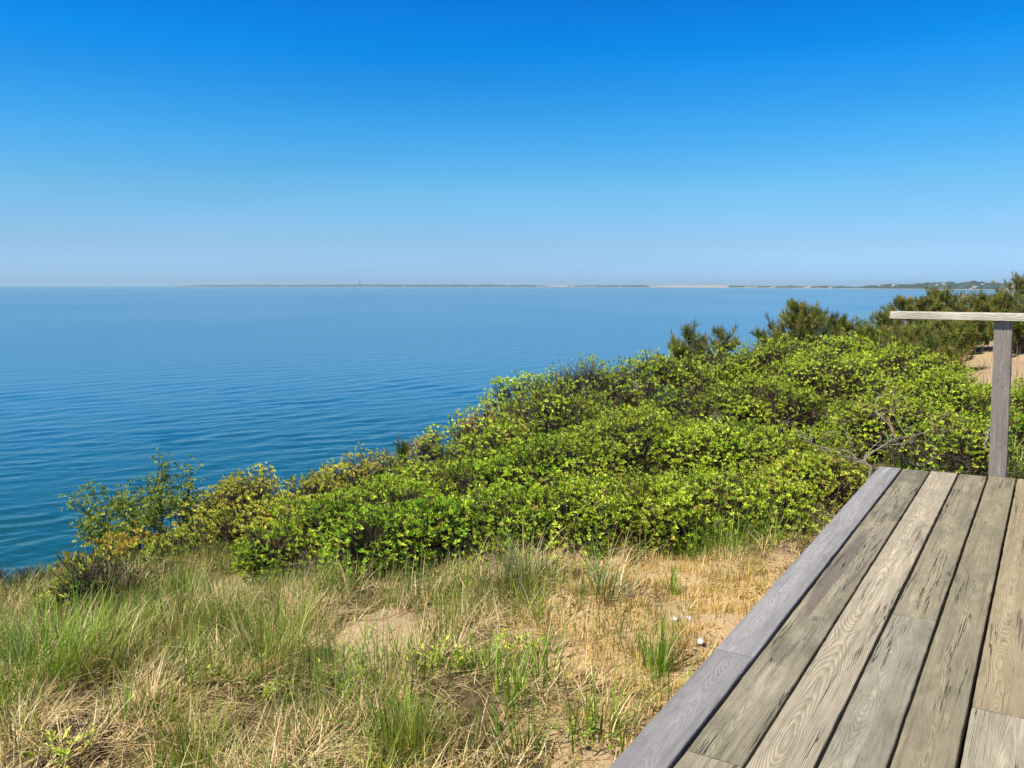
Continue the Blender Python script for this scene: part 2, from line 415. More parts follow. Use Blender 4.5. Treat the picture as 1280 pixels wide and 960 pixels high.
def simple(name, c, rough=.8, var=.15, scale=3):
    n = NT(name); t = n.new('ShaderNodeTexCoord').outputs['Object']
    v = n.noise(t, scale, 3)
    return n.finish(n.mix(v, tuple(a * (1 - var) for a in c), tuple(min(1, a * (1 + var)) for a in c)), rough, None, .3)
M_WHITE = simple('white_paint', (.8, .79, .76)); M_STONE = simple('tower_granite', (.07, .10, .10), scale=.2); M_ROOF = simple('grey_shingle_roof', (.16, .15, .14))
M_PANE = simple('dark_pane', (.03, .04, .05), .2)
def farpos(px, off, z):
    d = np.interp(px, FS[:, 0], FS[:, 1]) + off
    return np.array([(px - 640) / F * d, d, z])
def boxv(g, cx, cy, z0, z1, sx, sy, taper=1., c=(1, 1, 1)):
    v = []
    for z, k in ((z0, 1), (z1, taper)):
        for a, b in ((-1, -1), (1, -1), (1, 1), (-1, 1)): v.append((cx + a * sx * k / 2, cy + b * sy * k / 2, z))
    g.add(v, quads=[(0, 3, 2, 1), (4, 5, 6, 7), (0, 1, 5, 4), (1, 2, 6, 5), (2, 3, 7, 6), (3, 0, 4, 7)], col=c)
def house(px, off, z, w, d, h, rz, label, group):
    P = farpos(px, off, z); e = empty('house', P, rz); tag(e, label, 'house', group)
    g = Geo(); boxv(g, 0, 0, 0, h, w, d)
    g.add([(-w / 2, -d / 2, h), (-w / 2, d / 2, h), (-w / 2, 0, h + d * .4), (w / 2, -d / 2, h), (w / 2, d / 2, h), (w / 2, 0, h + d * .4)], tris=[(0, 2, 1), (3, 4, 5)]); g.build('wall', M_WHITE, e, color=False)
    g = Geo(); hw = w / 2 + .6
    g.add([(-hw, -d / 2 - .8, h - .3), (hw, -d / 2 - .8, h - .3), (hw, 0, h + d * .4 + .4), (-hw, 0, h + d * .4 + .4), (-hw, d / 2 + .8, h - .3), (hw, d / 2 + .8, h - .3)], quads=[(0, 1, 2, 3), (3, 2, 5, 4)]); g.build('roof', M_ROOF, e, color=False)
HL = 'tiny white house beside the water on the far left shore'
for px, off, w in ((308, 20, 24), (392, 22, 26), (457, 20, 44), (475, 24, 30), (505, 20, 26), (590, 26, 34), (636, 20, 24), (716, 22, 26), (775, 24, 26)):
    house(px, off, 3, w, 12, 9, rng.uniform(-.3, .3), HL, 'white houses along the far left shore')
HR = 'tiny pale house on the hazy hills at the far right shore'
for px, off in ((1113, 150), (1140, 220), (1168, 90), (1176, 180), (1203, 240), (1216, 160), (1225, 120), (1096, 120)):
    d = np.interp(px, FS[:, 0], FS[:, 1]); hz = np.interp(px, FS[:, 0], FS[:, 2])
    house(px, off, 2 + .74 * hz - (7 if off < 130 else 3), 17, 11, 7, rng.uniform(-.4, .4), HR, 'pale houses on the far hills')
# the tall granite tower and the white water towers on the far shore
e = empty('monument_tower', farpos(451, 180, 20)); tag(e, 'tall slim grey stone tower on the far shore skyline', 'tower')
g = Geo(); boxv(g, 0, 0, 0, 66, 17, 17, .8); g.build('shaft', M_STONE, e, color=False)
g = Geo(); boxv(g, 0, 0, 66, 71, 17, 17)
for a in (-1, 1):
    for b in (-1, 1): boxv(g, a * 7, b * 7, 71, 75, 3, 3)
g.build('battlement', M_STONE, e, color=False)
g = Geo(); boxv(g, 0, 0, 71, 90, 11, 11, .7); g.build('belfry', M_STONE, e, color=False)
def water_tower(px, z, h, r, label):
    e = empty('water_tower', farpos(px, 200, z)); tag(e, label, 'water tower')
    g = Geo(); ang = np.linspace(0, 6.283, 13)[:-1]
    for a in ang[::3]: add_tubes(g, [(r * .7 * np.cos(a), r * .7 * np.sin(a), 0)], [(r * .7 * np.cos(a), r * .7 * np.sin(a), h * .62)], .6, .6, (1, 1, 1))
    g.build('support', M_WHITE, e, color=False)
    g = Geo(); zz = [(h * .6, .5), (h * .66, 1), (h * .9, 1), (h * .97, .6), (h, .02)]
    v = [(r * s * np.cos(a), r * s * np.sin(a), z) for z, s in zz for a in ang]
    q = [(j * 12 + i, j * 12 + (i + 1) % 12, (j + 1) * 12 + (i + 1) % 12, (j + 1) * 12 + i) for j in range(4) for i in range(12)]
    g.add(v, quads=q); g.build('tank', M_WHITE, e, color=False)
water_tower(438, 18, 50, 9, 'white water tower just left of the tall stone tower')
water_tower(484.5, 16, 34, 9, 'small white water tower right of the tall stone tower')
water_tower(752, 16, 56, 13, 'white water tower beside the pale dunes on the far shore')

# ------------------------------------------------------------------ deck
h_ = 1.18
d_c = np.array([686, -150, 1035.]); d_c /= np.linalg.norm(d_c)
e_c = np.array([-1577.6, -73.5, 1035.]); e_c /= np.linalg.norm(e_c)
n_c = np.cross(d_c, e_c); n_c /= np.linalg.norm(n_c)
if n_c[1] < 0: n_c = -n_c
def on_plane(px, py, hh=h_):
    p = np.array([px - 640, py - 480, F]); return p * hh / (p @ n_c)
P1 = on_plane(1098, 583.3)
dX, dY = cam2w(-e_c), cam2w(d_c); dX /= np.linalg.norm(dX); dY -= dX * (dX @ dY); dY /= np.linalg.norm(dY); dZ = np.cross(dX, dY)
O = cam2w(P1)
def deck_xy(px, py):
    v = cam2w(on_plane(px, py)) - O; return v @ dX, v @ dY
deck = bpy.data.objects.new('wooden_deck', None); C.objects.link(deck)
DM = Matrix(((dX[0], dY[0], dZ[0], O[0]), (dX[1], dY[1], dZ[1], O[1]), (dX[2], dY[2], dZ[2], O[2] + HC), (0, 0, 0, 1)))
deck.matrix_world = DM
tag(deck, 'weathered grey wooden deck of long planks at the lower right', 'deck')
def plank_geo(x0, x1, y0, y1, top=0., th=.038, seed=0, gap=.004, wob=.0015):
    r = np.random.default_rng(seed); L = y1 - y0; ns = max(2, int(L / .05)); ys = np.linspace(y0, y1, ns + 1)
    bev = .004; xs0, xs1 = x0 + gap, x1 - gap
    cu = r.uniform(-.0004, .0004)
    sec = [(xs0, top - th), (xs0, top - bev), (xs0 + bev * .3, top - bev * .3), (xs0 + bev, top)]
    for t in (.25, .5, .75): sec.append((xs0 + (xs1 - xs0) * t, top + cu * 4 * t * (1 - t)))
    sec += [(xs1 - bev, top), (xs1 - bev * .3, top - bev * .3), (xs1, top - bev), (xs1, top - th)]
    m = len(sec); sec = np.array(sec)
    V = np.zeros((ns + 1, m, 3)); V[:, :, 0] = sec[None, :, 0]; V[:, :, 2] = sec[None, :, 1]; V[:, :, 1] = ys[:, None]
    w = np.cumsum(r.normal(0, 1, (ns + 1, 2)), 0); w -= np.linspace(0, 1, ns + 1)[:, None] * w[-1]; w = w / max(1e-6, np.abs(w).max()) * wob
    V[:, :4, 0] += w[:, :1]; V[:, -4:, 0] += w[:, 1:]
    V[:, :, 0] += np.where(np.arange(m) < 4, 1, np.where(np.arange(m) > m - 5, 1, 0))[None] * r.normal(0, .0005, (ns + 1, 1))
    V[0, :, 1] += r.normal(0, .0008, m); V[-1, :, 1] += r.normal(0, .0008, m)
    g = Geo(); I, J = np.meshgrid(np.arange(m), np.arange(ns)); I2 = (I + 1) % m
    q = np.stack([J * m + I, J * m + I2, (J + 1) * m + I2, (J + 1) * m + I], -1).reshape(-1, 4)
    g.add(V, quads=q)
    # end caps
    cap = [(i, i + 1, m - 2 - i, m - 1 - i) for i in range((m - 1) // 2)]
    cap = [c for c in cap if len(set(c)) == 4]; mid = (m - 1) // 2
    tri = [(mid - 1, mid, mid + 1)] if m % 2 else []
    g.q.append(np.array([c[::-1] for c in cap])); g.q.append(np.array(cap) + ns * m)
    if tri: g.t.append(np.array([tri[0][::-1]])); g.t.append(np.array(tri) + ns * m)
    return g
sx = [0., .132, .283, .4295, .5764, .716, .861]
while sx[-1] < 3.0: sx.append(sx[-1] + .1455)
j0 = deck_xy(890, 812)[1]; j1 = deck_xy(880, 944)[1]; j3 = deck_xy(1143, 772)[1]; j6 = deck_xy(1240, 890)[1]
BACK = -7.4
cuts = {0: [(j0 + deck_xy(940, 822)[1]) / 2], 1: [j1], 2: [-6.3], 3: [j3], 4: [-6.1], 5: [j6]}
TONES = [  # light, dark
    ((.38, .36, .335), (.175, .16, .155)), ((.40, .345, .235), (.125, .105, .065)), ((.56, .475, .33), (.19, .155, .10)), ((.42, .36, .23), (.135, .11, .065)),
    ((.40, .34, .215), (.13, .105, .06)), ((.47, .38, .22), (.17, .13, .07)), ((.43, .38, .26), (.155, .13, .08)), ((.40, .35, .23), (.135, .11, .065))]
PL = ['smooth blue grey plank at the outer deck edge', None, 'paler plank with bold arching grain', None, None, 'warm tan plank', None]
kk = {1: [(.215, deck_xy(1003, 770)[1], .03), (.20, deck_xy(1090, 655)[1], .02)], 3: [(deck_xy(1150, 752)[0], deck_xy(1150, 752)[1], .018)], 2: [(deck_xy(1132, 686)[0], deck_xy(1132, 686)[1], .02)],
      5: [(.77, deck_xy(1255, 800)[1], .03)], 4: [(.63, -1.0, .02), (.62, -3.4, .02)], 6: [(.93, -2.4, .02)]}
for i in range(len(sx) - 1):
    ends = [0.] + sorted(cuts.get(i, [-3.1 - .9 * (i % 3)]), reverse=True) + [BACK]
    for s in range(len(ends) - 1):
        ti = TONES[i] if i < 6 else TONES[6 + i % 2]
        lt, dk = ti; cw = [.95, 1.0][s % 2] if i else [1, .86][s % 2]
        if i == 5 and s == 1: lt, dk = (.46, .40, .28), (.21, .18, .12)
        if i == 3 and s == 1: lt, dk = (.40, .36, .26), (.14, .12, .08)
        lt = tuple(t * cw for t in lt); dk = tuple(t * cw for t in dk)
        xc = (sx[i] + sx[i + 1]) / 2
        m = wood('deck_wood', lt, dk, seed=i * 3.7 + s * 11.3, x0=xc + random.uniform(-.03, .03), z0=[.05, .03, .02, .035, .025, .03][i % 6], freq=[420, 330, 210, 340, 320, 300][i % 6] * (1 if s == 0 else .9),
                 knots=kk.get(i, ()), stain=(.16, .155, .16) if i == 0 else (.15, .13, .085), stain_amt=[.25, .45, .2, .45, .45, .3][i % 6],
                 crack=[-.6, .75, .45, .75, .75, .4][i % 6], contrast=[.24, .30, .44, .32, .32, .32][i % 6], wander=[.03, .04, .06, .05, .05, .05][i % 6])
        if i == 1 and s == 0: a_ = deck_xy(1046, 712); m = wood('deck_wood', lt, dk, seed=3.7, x0=xc, z0=.03, freq=330, knots=kk[1], stain=(.12, .11, .07), stain_amt=.6, crack=1., contrast=.24, wander=.04, patch=(a_[0], a_[1], .034, .62, (.12, .09, .08)))
        top = .003 if i == 0 else [.001, -.001, .0015, -.0005, .0005][i % 5]
        o = plank_geo(sx[i], sx[i + 1], ends[s + 1] + .0015, ends[s] - .0015 + (random.uniform(-.004, .004) if s == 0 else 0), top, .038, seed=i * 10 + s, gap=.0045).build('plank', m, deck, color=False)
        lab = PL[i] if i < len(PL) else None
        if i == 0 and s == 1: lab = 'darker blue grey plank at the outer deck edge'
        if lab: o['label'] = lab
M_FRAME = wood('frame_wood', (.36, .34, .29), (.17, .155, .12), seed=4.4, x0=.02, z0=.02, freq=220)
g = plank_geo(.012, .050, BACK, -.01, -.042, .18, 5, gap=0); g.build('rim_joist', M_FRAME, deck, color=False)
g = Geo(); boxv(g, 1.53, -.035, -.19, -.042, 2.94, .038); g.build('rim_joist', M_FRAME, deck, color=False)
for k in range(1, 18):
    g = Geo(); boxv(g, 1.53, -.41 * k, -.19, -.042, 2.94, .038); g.build('joist', M_FRAME, deck, color=False)
for (a, b) in ((.1, -.1), (1.6, -.1), (.1, -2.6), (.1, -5.2), (1.6, -2.6), (2.9, -.1)):
    g = Geo(); boxv(g, a + .03, b, -1.1, -.19, .09, .09); g.build('leg', M_FRAME, deck, color=False)

# railing: a post against the deck's end and a flat rail on top
fy = .006
def on_face(px, py):       # deck-local point on the post's front face plane
    r = cam2w(np.array([px - 640, py - 480, F])); t = ((O + dY * fy) @ dY) / (r @ dY); v = r * t - O
    return v @ dX, v @ dZ
xl, zb = on_face(1235.5, 596); xr, _ = on_face(1258.0, 598); _, zt = on_face(1254, 401.3)
rail_e = bpy.data.objects.new('railing', None); C.objects.link(rail_e); rail_e.matrix_world = DM @ Matrix.Translation((xl, 0, 0))
tag(rail_e, 'grey wooden post with a flat pale handrail at the far end of the deck', 'railing')
pw = xr - xl
g = Geo()
zs = np.linspace(-1.2, zt, 30); sec = [(0, .003), (.003, 0), (pw - .003, 0), (pw, .003), (pw, pw - .003), (pw - .003, pw), (.003, pw), (0, pw - .003)]
V = np.array([[(a, fy + b, z) for a, b in sec] for z in zs]); m8 = 8
V[:, :, 0] += rng.normal(0, .0004, (len(zs), 1))
q = [(j * 8 + i, j * 8 + (i + 1) % 8, (j + 1) * 8 + (i + 1) % 8, (j + 1) * 8 + i) for j in range(len(zs) - 1) for i in range(8)]
g.add(V, quads=q + [(0, 1, 2, 3), (0, 3, 4, 7), (4, 5, 6, 7)][:0]); b0 = (len(zs) - 1) * 8
g.q.append(np.array([(b0, b0 + 1, b0 + 2, b0 + 3), (b0, b0 + 3, b0 + 4, b0 + 7), (b0 + 7, b0 + 4, b0 + 5, b0 + 6)]))
kzx, kzz = on_face(1253, 484)
g.build('post', wood('post_wood', (.36, .31, .26), (.16, .13, .105), seed=2.3, x0=pw * .55, z0=.05, freq=420, knots=[(kzx - xl, kzz, .017)], stain=(.18, .155, .14), stain_amt=.35, crack=.15, contrast=.3, horiz='post', wander=.02, top=0), rail_e, color=False)
# rail axis is level with the sea, not with the deck
ax = cam2w(-e_c); ax[2] = 0; ax /= np.linalg.norm(ax)
RO = O + dX * xl + dY * fy + dZ * zt
# left end of the rail: a point along ax whose column is 1113.5
def rail_px(s):
    P = RO + ax * s - np.cross([0, 0, 1], ax) * 0; b = P
    f = b[1] * cp - b[2] * sp; return 640 + F * b[0] / f
s_lo = 0.
while rail_px(s_lo) > 1114: s_lo -= .005
ay = np.cross([0, 0, 1.], ax)
LM = Matrix(((ax[0], ay[0], 0, RO[0]), (ax[1], ay[1], 0, RO[1]), (ax[2], ay[2], 1, RO[2] + HC), (0, 0, 0, 1)))
rail_local = (DM @ Matrix.Translation((xl, 0, 0))).inverted() @ LM
def rail_geo(x0, x1, y0, y1, z0, z1):
    g = plank_geo(y0, y1, x0, x1, z1, z1 - z0, 77, gap=0, wob=.001)
    for k in range(len(g.v)): g.v[k] = np.stack([g.v[k][:, 1], g.v[k][:, 0], g.v[k][:, 2]], 1)
    for k in range(len(g.q)): g.q[k] = g.q[k][:, ::-1]
    for k in range(len(g.t)): g.t[k] = g.t[k][:, ::-1]
    return g
o = rail_geo(s_lo, 2.3, -.028, .112, .004, .044).build('rail', wood('rail_wood', (.70, .64, .50), (.38, .33, .24), seed=8.1, x0=.02, z0=.02, freq=260, stain=(.30, .28, .22), stain_amt=.4, crack=.4, contrast=.5, horiz=True, top=.02), rail_e, color=False)
o.matrix_local = rail_local; o['label'] = 'pale weathered flat handrail'
g = Geo(); x2 = 1.72
V = np.array([[(x2 + a, fy + b, z) for a, b in sec] for z in np.linspace(-1.2, zt - .04, 6)])
g.add(V, quads=[(j * 8 + i, j * 8 + (i + 1) % 8, (j + 1) * 8 + (i + 1) % 8, (j + 1) * 8 + i) for j in range(5) for i in range(8)])
g.build('post', M_FRAME, rail_e, color=False)

# ------------------------------------------------------------------ plants
BROWN = [(.085, .06, .038, 3), (.12, .09, .06, 3), (.05, .035, .024, 3), (.24, .20, .14, .5)]
GREYB = [(.26, .22, .17, 3), (.19, .16, .12, 3), (.34, .30, .24, 1)]
PAL = {
    'lime':   [(.60, .68, .06, 5), (.47, .61, .05, 5), (.68, .72, .11, 3), (.24, .34, .03, 1.5), (.48, .32, .12, .3)],
    'yellow': [(.76, .72, .10, 5), (.64, .64, .08, 4), (.74, .58, .18, 1.6), (.28, .34, .04, 1.6), (.50, .30, .13, .5)],
    'mixed':  [(.46, .57, .04, 4), (.25, .37, .03, 4), (.62, .60, .09, 3), (.36, .22, .09, .8), (.07, .13, .02, 2)],
    'green':  [(.24, .42, .03, 4), (.38, .56, .04, 4), (.10, .20, .015, 2.5), (.52, .63, .05, 3)],
    'dull':   [(.12, .19, .04, 4), (.19, .26, .05, 3), (.07, .11, .025, 3), (.28, .28, .10, 1.5)],
    'pink':   [(.52, .34, .20, 4), (.44, .30, .16, 3), (.44, .46, .10, 3)],
    'orange': [(.55, .42, .07, 4), (.45, .28, .06, 2), (.38, .40, .06, 3), (.5, .2, .08, .7)],
}
def shrub(px, py, Y, r, label, pal='lime', tips=800, name='bayberry_shrub', group='bayberry shrubs on the bluff', ry=None, leafL=.0240, nleaf=8, gap=0., pal2=None, f2=.2, base=None, dead=1., seed=None, low=.12, ycl=30):
    S = np.random.default_rng(int(px * 7 + py * 13 + Y * 101) if seed is None else seed)
    tips = int(tips * (2.05 if leafL < .03 else 1.3)); top = at(px, py, Y); x, y = top[0], top[1]; zg = gz(x, y) if base is None else base
    H = max(.35, top[2] - zg); ry = ry or r
    e = empty(name, (x, y, zg + HC - .02)); tag(e, label, name.split('_')[-1] if name != 'bayberry_shrub' else 'shrub', group)
    K = max(8, tips // ycl)
    phi = S.uniform(0, 2 * np.pi, K); se = S.uniform(-.12, 1, K) ** 1.0; se = np.clip(se, -.12, 1); ce = np.sqrt(1 - np.clip(se, 0, 1) ** 2)
    nrm = np.stack([np.cos(phi) * ce, np.sin(phi) * ce, np.clip(se, 0, 1) + .12], 1); nrm = norm(nrm)
    lump = 1 + .13 * np.sin(3 * phi + S.uniform(0, 6)) * ce + S.normal(0, .08, K)
    inner = np.where(S.random(K) < .22, S.uniform(.55, .85, K), 1.)
    sc_ = lump * inner
    cc = np.stack([r * np.cos(phi) * ce * sc_, ry * np.sin(phi) * ce * sc_, (H - .05) * (low + .30 + (.68 - low * 1.0) * np.clip(se, -.3, 1) * np.minimum(sc_, 1.05)) + np.where(se < 0, se * H * 1.4, 0)], 1)
    cc[:, 2] = np.maximum(cc[:, 2], H * low)
    # tips around every branch cluster
    ci = S.integers(0, K, tips); rc = (.125 + .075 * S.random(K)) * min(1.15, .55 + r)
    a, b = frames(nrm); th = S.uniform(0, 2 * np.pi, tips); rad = np.sqrt(S.random(tips))
    off = (a[ci] * np.cos(th)[:, None] + b[ci] * np.sin(th)[:, None]) * (rad * rc[ci] * 1.15)[:, None]
    tp = cc[ci] + off + nrm[ci] * ((1 - rad ** 2) * rc[ci] * .95 + S.normal(0, .018, tips))[:, None]
    tp[:, 2] = np.maximum(tp[:, 2], .03)
    # branches
    g = Geo(); bc = pick(BROWN, K, S)
    bs = np.stack([S.normal(0, r * .13, K), S.normal(0, ry * .13, K), np.zeros(K)], 1)
    mid = bs * .4 + cc * .6; mid[:, 2] = cc[:, 2] * .42; mid += S.normal(0, .03, (K, 3)); m2 = cc - nrm * .05 + S.normal(0, .015, (K, 3)); m2[:, 2] -= .05
    mA = (bs + mid) / 2 + S.normal(0, .02, (K, 3)); mB = (mid + m2) / 2 + S.normal(0, .025, (K, 3))
    for p, q_, r0, r1 in ((bs, mA, .011, .009), (mA, mid, .009, .0075), (mid, mB, .0075, .006), (mB, m2, .006, .0045)): add_tubes(g, p, q_, r0, r1, bc, 4)
    own = m2[ci] * .75 + tp * .25 + S.normal(0, .012, (tips, 3)); own[:, 2] -= .02
    add_tubes(g, own, tp, .0026, .0014, pick(BROWN, tips, S), 3)
    nd = int(tips * .20 * dead)                          # bare twigs that stick out of the foliage
    if nd:
        ci2 = S.integers(0, K, nd); dd = norm(nrm[ci2] + S.normal(0, .6, (nd, 3)) + [0, 0, .25])
        p0 = m2[ci2] + S.normal(0, .05, (nd, 3)) - nrm[ci2] * .03; p1 = p0 + dd * S.uniform(.05, .15, (nd, 1)); p2 = p1 + norm(dd + S.normal(0, .5, (nd, 3))) * S.uniform(.03, .09, (nd, 1))
        dc = pick(GREYB if S.random() < .25 else BROWN, nd, S)
        add_tubes(g, p0, p1, .0026, .0019, dc, 3); add_tubes(g, p1, p2, .0019, .001, dc, 3)
    g.build('branches', M_BARK, e)
    # rosettes of leaves at the twig tips
    keep = S.random(K) > gap; km = keep[ci]; tp2 = tp[km]; nn = nrm[ci][km]; nt = len(tp2); cid = ci[km]
    axis = norm(nn * .5 + np.array([0, 0, .75]) + S.normal(0, .28, (nt, 3)))
    second = (S.random(K) < f2)[cid] if pal2 else np.zeros(nt, bool)
    c1 = pick(PAL[pal], nt, S, .12)
    if pal2: c1[second] = pick(PAL[pal2], int(second.sum()), S, .12)
    c1 = c1 * S.uniform(.85, 1.12) * (1 + .18 * S.normal(0, 1, K))[cid][:, None].clip(.6, 1.4)
    big = S.uniform(.75, 1.25, nt)
    g = Geo(); aa, bb = frames(axis)
    for k in range(nleaf):
        th = k * 2.4 + S.uniform(0, 1.2, nt); tilt = np.radians(S.uniform(22, 80, nt) if k else S.uniform(5, 30, nt))
        dirn = axis * np.cos(tilt)[:, None] + (aa * np.cos(th)[:, None] + bb * np.sin(th)[:, None]) * np.sin(tilt)[:, None]
        L = leafL * big * S.uniform(.7, 1.2, nt)
        add_leaves(g, tp2 - axis * (.012 * (k % 3))[..., None] if False else tp2 - axis * .006 * (k % 3), dirn, L, L * S.uniform(.38, .55, nt), c1 * (1 + S.normal(0, .1, (nt, 1))).clip(.6, 1.4), S, up=axis + S.normal(0, .2, (nt, 3)))
    g.build('foliage', M_LEAF, e)
    return e

# ---- the big mound right of the middle: (px, py, distance, radius, palette...)
MND = 'bayberry shrubs of the large mound'
for a in [
    (594, 515, 8.3, .56, 'rounded lime shrub with pinkish tips at the left end of the mound, against the sea', 'lime', 800, 'pink', .3),
    (664, 477, 9.0, .66, 'lime shrub on the mound skyline above its pink tipped left end', 'lime', 850, 'pink', .18),
    (746, 456, 9.6, .68, 'lime shrub on the mound skyline with brown twigs on its crest', 'lime', 900, 'pink', .12),
    (826, 446, 10.2, .68, 'light green shrub on the mound skyline in front of the two small dark pines', 'lime', 900, None, 0),
    (905, 440, 10.6, .66, 'light green shrub on the mound skyline in the gap between the pines', 'lime', 850, 'mixed', .3),
    (985, 427, 10.6, .68, 'yellow green shrub at the mound top below the broad pointed pine', 'lime', 900, None, 0),
    (1062, 422, 10.2, .68, 'bright lime shrub forming the highest crest of the mound', 'lime', 950, None, 0),
    (1128, 442, 9.4, .62, 'bright lime shrub on the mound right shoulder left of the post', 'lime', 950, None, 0),
    (1180, 474, 8.4, .48, 'bright lime shrub at the right end of the mound beside the post', 'lime', 850, None, 0),
    (618, 536, 7.5, .52, 'green shrub on the left flank of the mound below the pink tips', 'lime', 750, 'mixed', .3),
    (700, 484, 8.3, .68, 'dense lime shrub on the left face of the mound', 'lime', 850, 'mixed', .15),
    (785, 512, 8.1, .50, 'lime shrub with a dark twiggy hollow in the middle of the mound', 'lime', 850, 'mixed', .35),
    (872, 490, 8.4, .60, 'thin shrub of grey bare twigs in the middle of the mound', 'mixed', 650, 'dull', .4),
    (958, 482, 8.4, .55, 'dense lime shrub on the upper right face of the mound', 'lime', 850, 'mixed', .25),
    (1040, 448, 8.9, .70, 'lime shrub on the right face of the mound under its highest crest', 'lime', 850, None, 0),
    (1118, 500, 7.3, .48, 'lime shrub above the tangle of bare branches', 'lime', 700, 'mixed', .2),
    (1190, 530, 6.6, .40, 'low lime shrub just left of the foot of the post', 'lime', 420, 'mixed', .3),
    (560, 612, 6.4, .42, 'mixed green shrub at the left foot of the mound', 'mixed', 600, 'lime', .4),
    (640, 590, 6.5, .45, 'deep green leafy shrub with compound leaves low on the mound', 'green', 560, 'lime', .25),
    (722, 566, 6.7, .50, 'lime shrub in the lower middle of the mound', 'lime', 750, 'green', .2),
    (806, 526, 7.1, .62, 'pale lime shrub bulging from the lower face of the mound', 'lime', 850, None, 0),
    (898, 548, 6.9, .50, 'bright green shrub at the centre of the lower mound', 'lime', 750, 'green', .3),
    (985, 545, 6.8, .48, 'lime shrub left of the tangle of bare branches', 'lime', 700, 'mixed', .15),
    (555, 645, 5.2, .36, 'low green shrub behind the tall grass at the left foot of the mound', 'green', 480, 'lime', .4),
    (628, 624, 5.2, .40, 'low lime shrub behind the pale beach grass tuft', 'lime', 520, 'green', .35),
    (706, 616, 5.15, .40, 'low lime shrub over the dark gap at the mound foot', 'lime', 520, 'mixed', .3),
    (790, 603, 5.25, .44, 'low lime shrub at the front foot of the mound above the sand', 'lime', 620, None, 0),
    (872, 600, 5.3, .42, 'low lime shrub at the front foot of the mound beside dark undergrowth', 'lime', 620, 'mixed', .2),
    (950, 600, 5.4, .38, 'low lime shrub near the outer corner of the deck', 'lime', 580, None, 0),
    (1020, 612, 5.75, .33, 'smallest lime shrub touching the outer corner of the deck', 'yellow', 420, 'lime', .5),
]:
    px, py, Y, r, lab, p1, n, p2, f2 = a
    shrub(px, py, Y, r, lab, p1, int(n * 1.25), group=MND, pal2=p2, f2=f2, gap=.10 if 'twig' not in lab else .4, dead=1.0 if 'twig' not in lab else 2.2)
# ---- shrubs between the mound and the two small trees
LFT = 'yellowish shrubs along the left bluff edge'
for a in [
    (298, 608, 6.6, .34, 'yellow green shrub with a rounded top right of the two small trees', 'yellow', 480, None, 0),
    (345, 594, 7.2, .30, 'thin grey twigged shrub behind the yellow rounded one', 'yellow', 260, 'mixed', .3),
    (392, 606, 7.0, .26, 'yellow tipped slender shrub with open grey twigs', 'yellow', 240, None, 0),
    (428, 577, 7.9, .32, 'flat topped yellow green shrub against the sea', 'yellow', 380, 'lime', .4),
    (478, 562, 8.2, .44, 'yellow crowned shrub with russet inside left of the bare twigs', 'yellow', 620, 'mixed', .3),
    (505, 592, 7.4, .42, 'dark green shrub below the yellow crowned one', 'mixed', 600, 'green', .3),
    (440, 622, 6.8, .38, 'shrub of mixed green and brown leaves in the middle of the left bushes', 'mixed', 560, 'lime', .2),
    (380, 650, 6.2, .34, 'yellow leaved low shrub with bare grey lower branches', 'yellow', 380, 'mixed', .3),
    (316, 664, 6.0, .30, 'open yellow shrub with a dark twiggy middle', 'yellow', 300, 'mixed', .3),
    (250, 668, 6.4, .26, 'small yellow shrub beside the right hand little tree', 'yellow', 260, 'dull', .3),
    (425, 672, 5.6, .30, 'bright green leafy shrub above the arching dead branches', 'green', 420, 'lime', .4),
    (490, 650, 5.9, .36, 'bright lime low shrub left of the mound foot', 'lime', 560, 'green', .3),
    (352, 700, 5.3, .20, 'small lime shrub at the edge of the bare sand', 'lime', 260, 'green', .2),
    (480, 700, 5.1, .26, 'low green shrub just behind the sandy clearing', 'green', 340, 'lime', .5),
]:
    px, py, Y, r, lab, p1, n, p2, f2 = a
    shrub(px, py - (12 if py < 640 and px < 420 else -4 if px > 420 and py < 600 else 3), Y, r * 1.08, lab, p1, int(n * 1.3), group=LFT, pal2=p2, f2=f2, gap=.12, dead=1.2, leafL=.0225)
# ---- low orange and yellow shrubs on the left rim
for a in [
    (92, 702, 7.0, .14, 'small orange leaved seedling shrub leftmost at the bluff rim', 'orange', 70),
    (140, 706, 6.6, .22, 'low yellow green shrub on the bluff rim under the left little tree', 'orange', 150),
    (178, 716, 6.2, .16, 'low shrub of long yellow leaves in front of the left little tree', 'orange', 90),
    (210, 690, 6.9, .22, 'low green and yellow shrub between the feet of the two little trees', 'lime', 170),
    (232, 716, 6.0, .26, 'low bright green cushion below the taller small tree', 'lime', 300),
    (128, 778, 4.9, .22, 'low olive cushion in the middle of the left grass', 'dull', 220),
]:
    px, py, Y, r, lab, p1, n = a
    shrub(px, py, Y, r, lab, p1, n, name='low_shrub', group='low shrubs on the left rim', pal2='mixed', f2=.25, gap=.05, dead=1.2 if n < 200 else 3., leafL=.045 if n < 200 else .02, nleaf=6, low=.05)
# ---- right of the post
for a in [
    (1268, 515, 8.6, .42, 'light green bush right of the post below the sandy slope', 'mixed', 520, 'lime', .5),
    (1290, 545, 7.2, .45, 'leafy green bush right of the foot of the post', 'mixed', 520, 'green', .4),
    (1330, 480, 9.5, .55, 'green bush at the right frame edge under the pine ridge', 'mixed', 420, 'lime', .5),
    (1224, 522, 9.0, .30, 'small lime bush half hidden behind the post', 'lime', 380, 'mixed', .3),
]:
    px, py, Y, r, lab, p1, n, p2, f2 = a
    shrub(px, py, Y, r, lab, p1, n, group='bushes beside the post', pal2=p2, f2=f2, gap=.1)

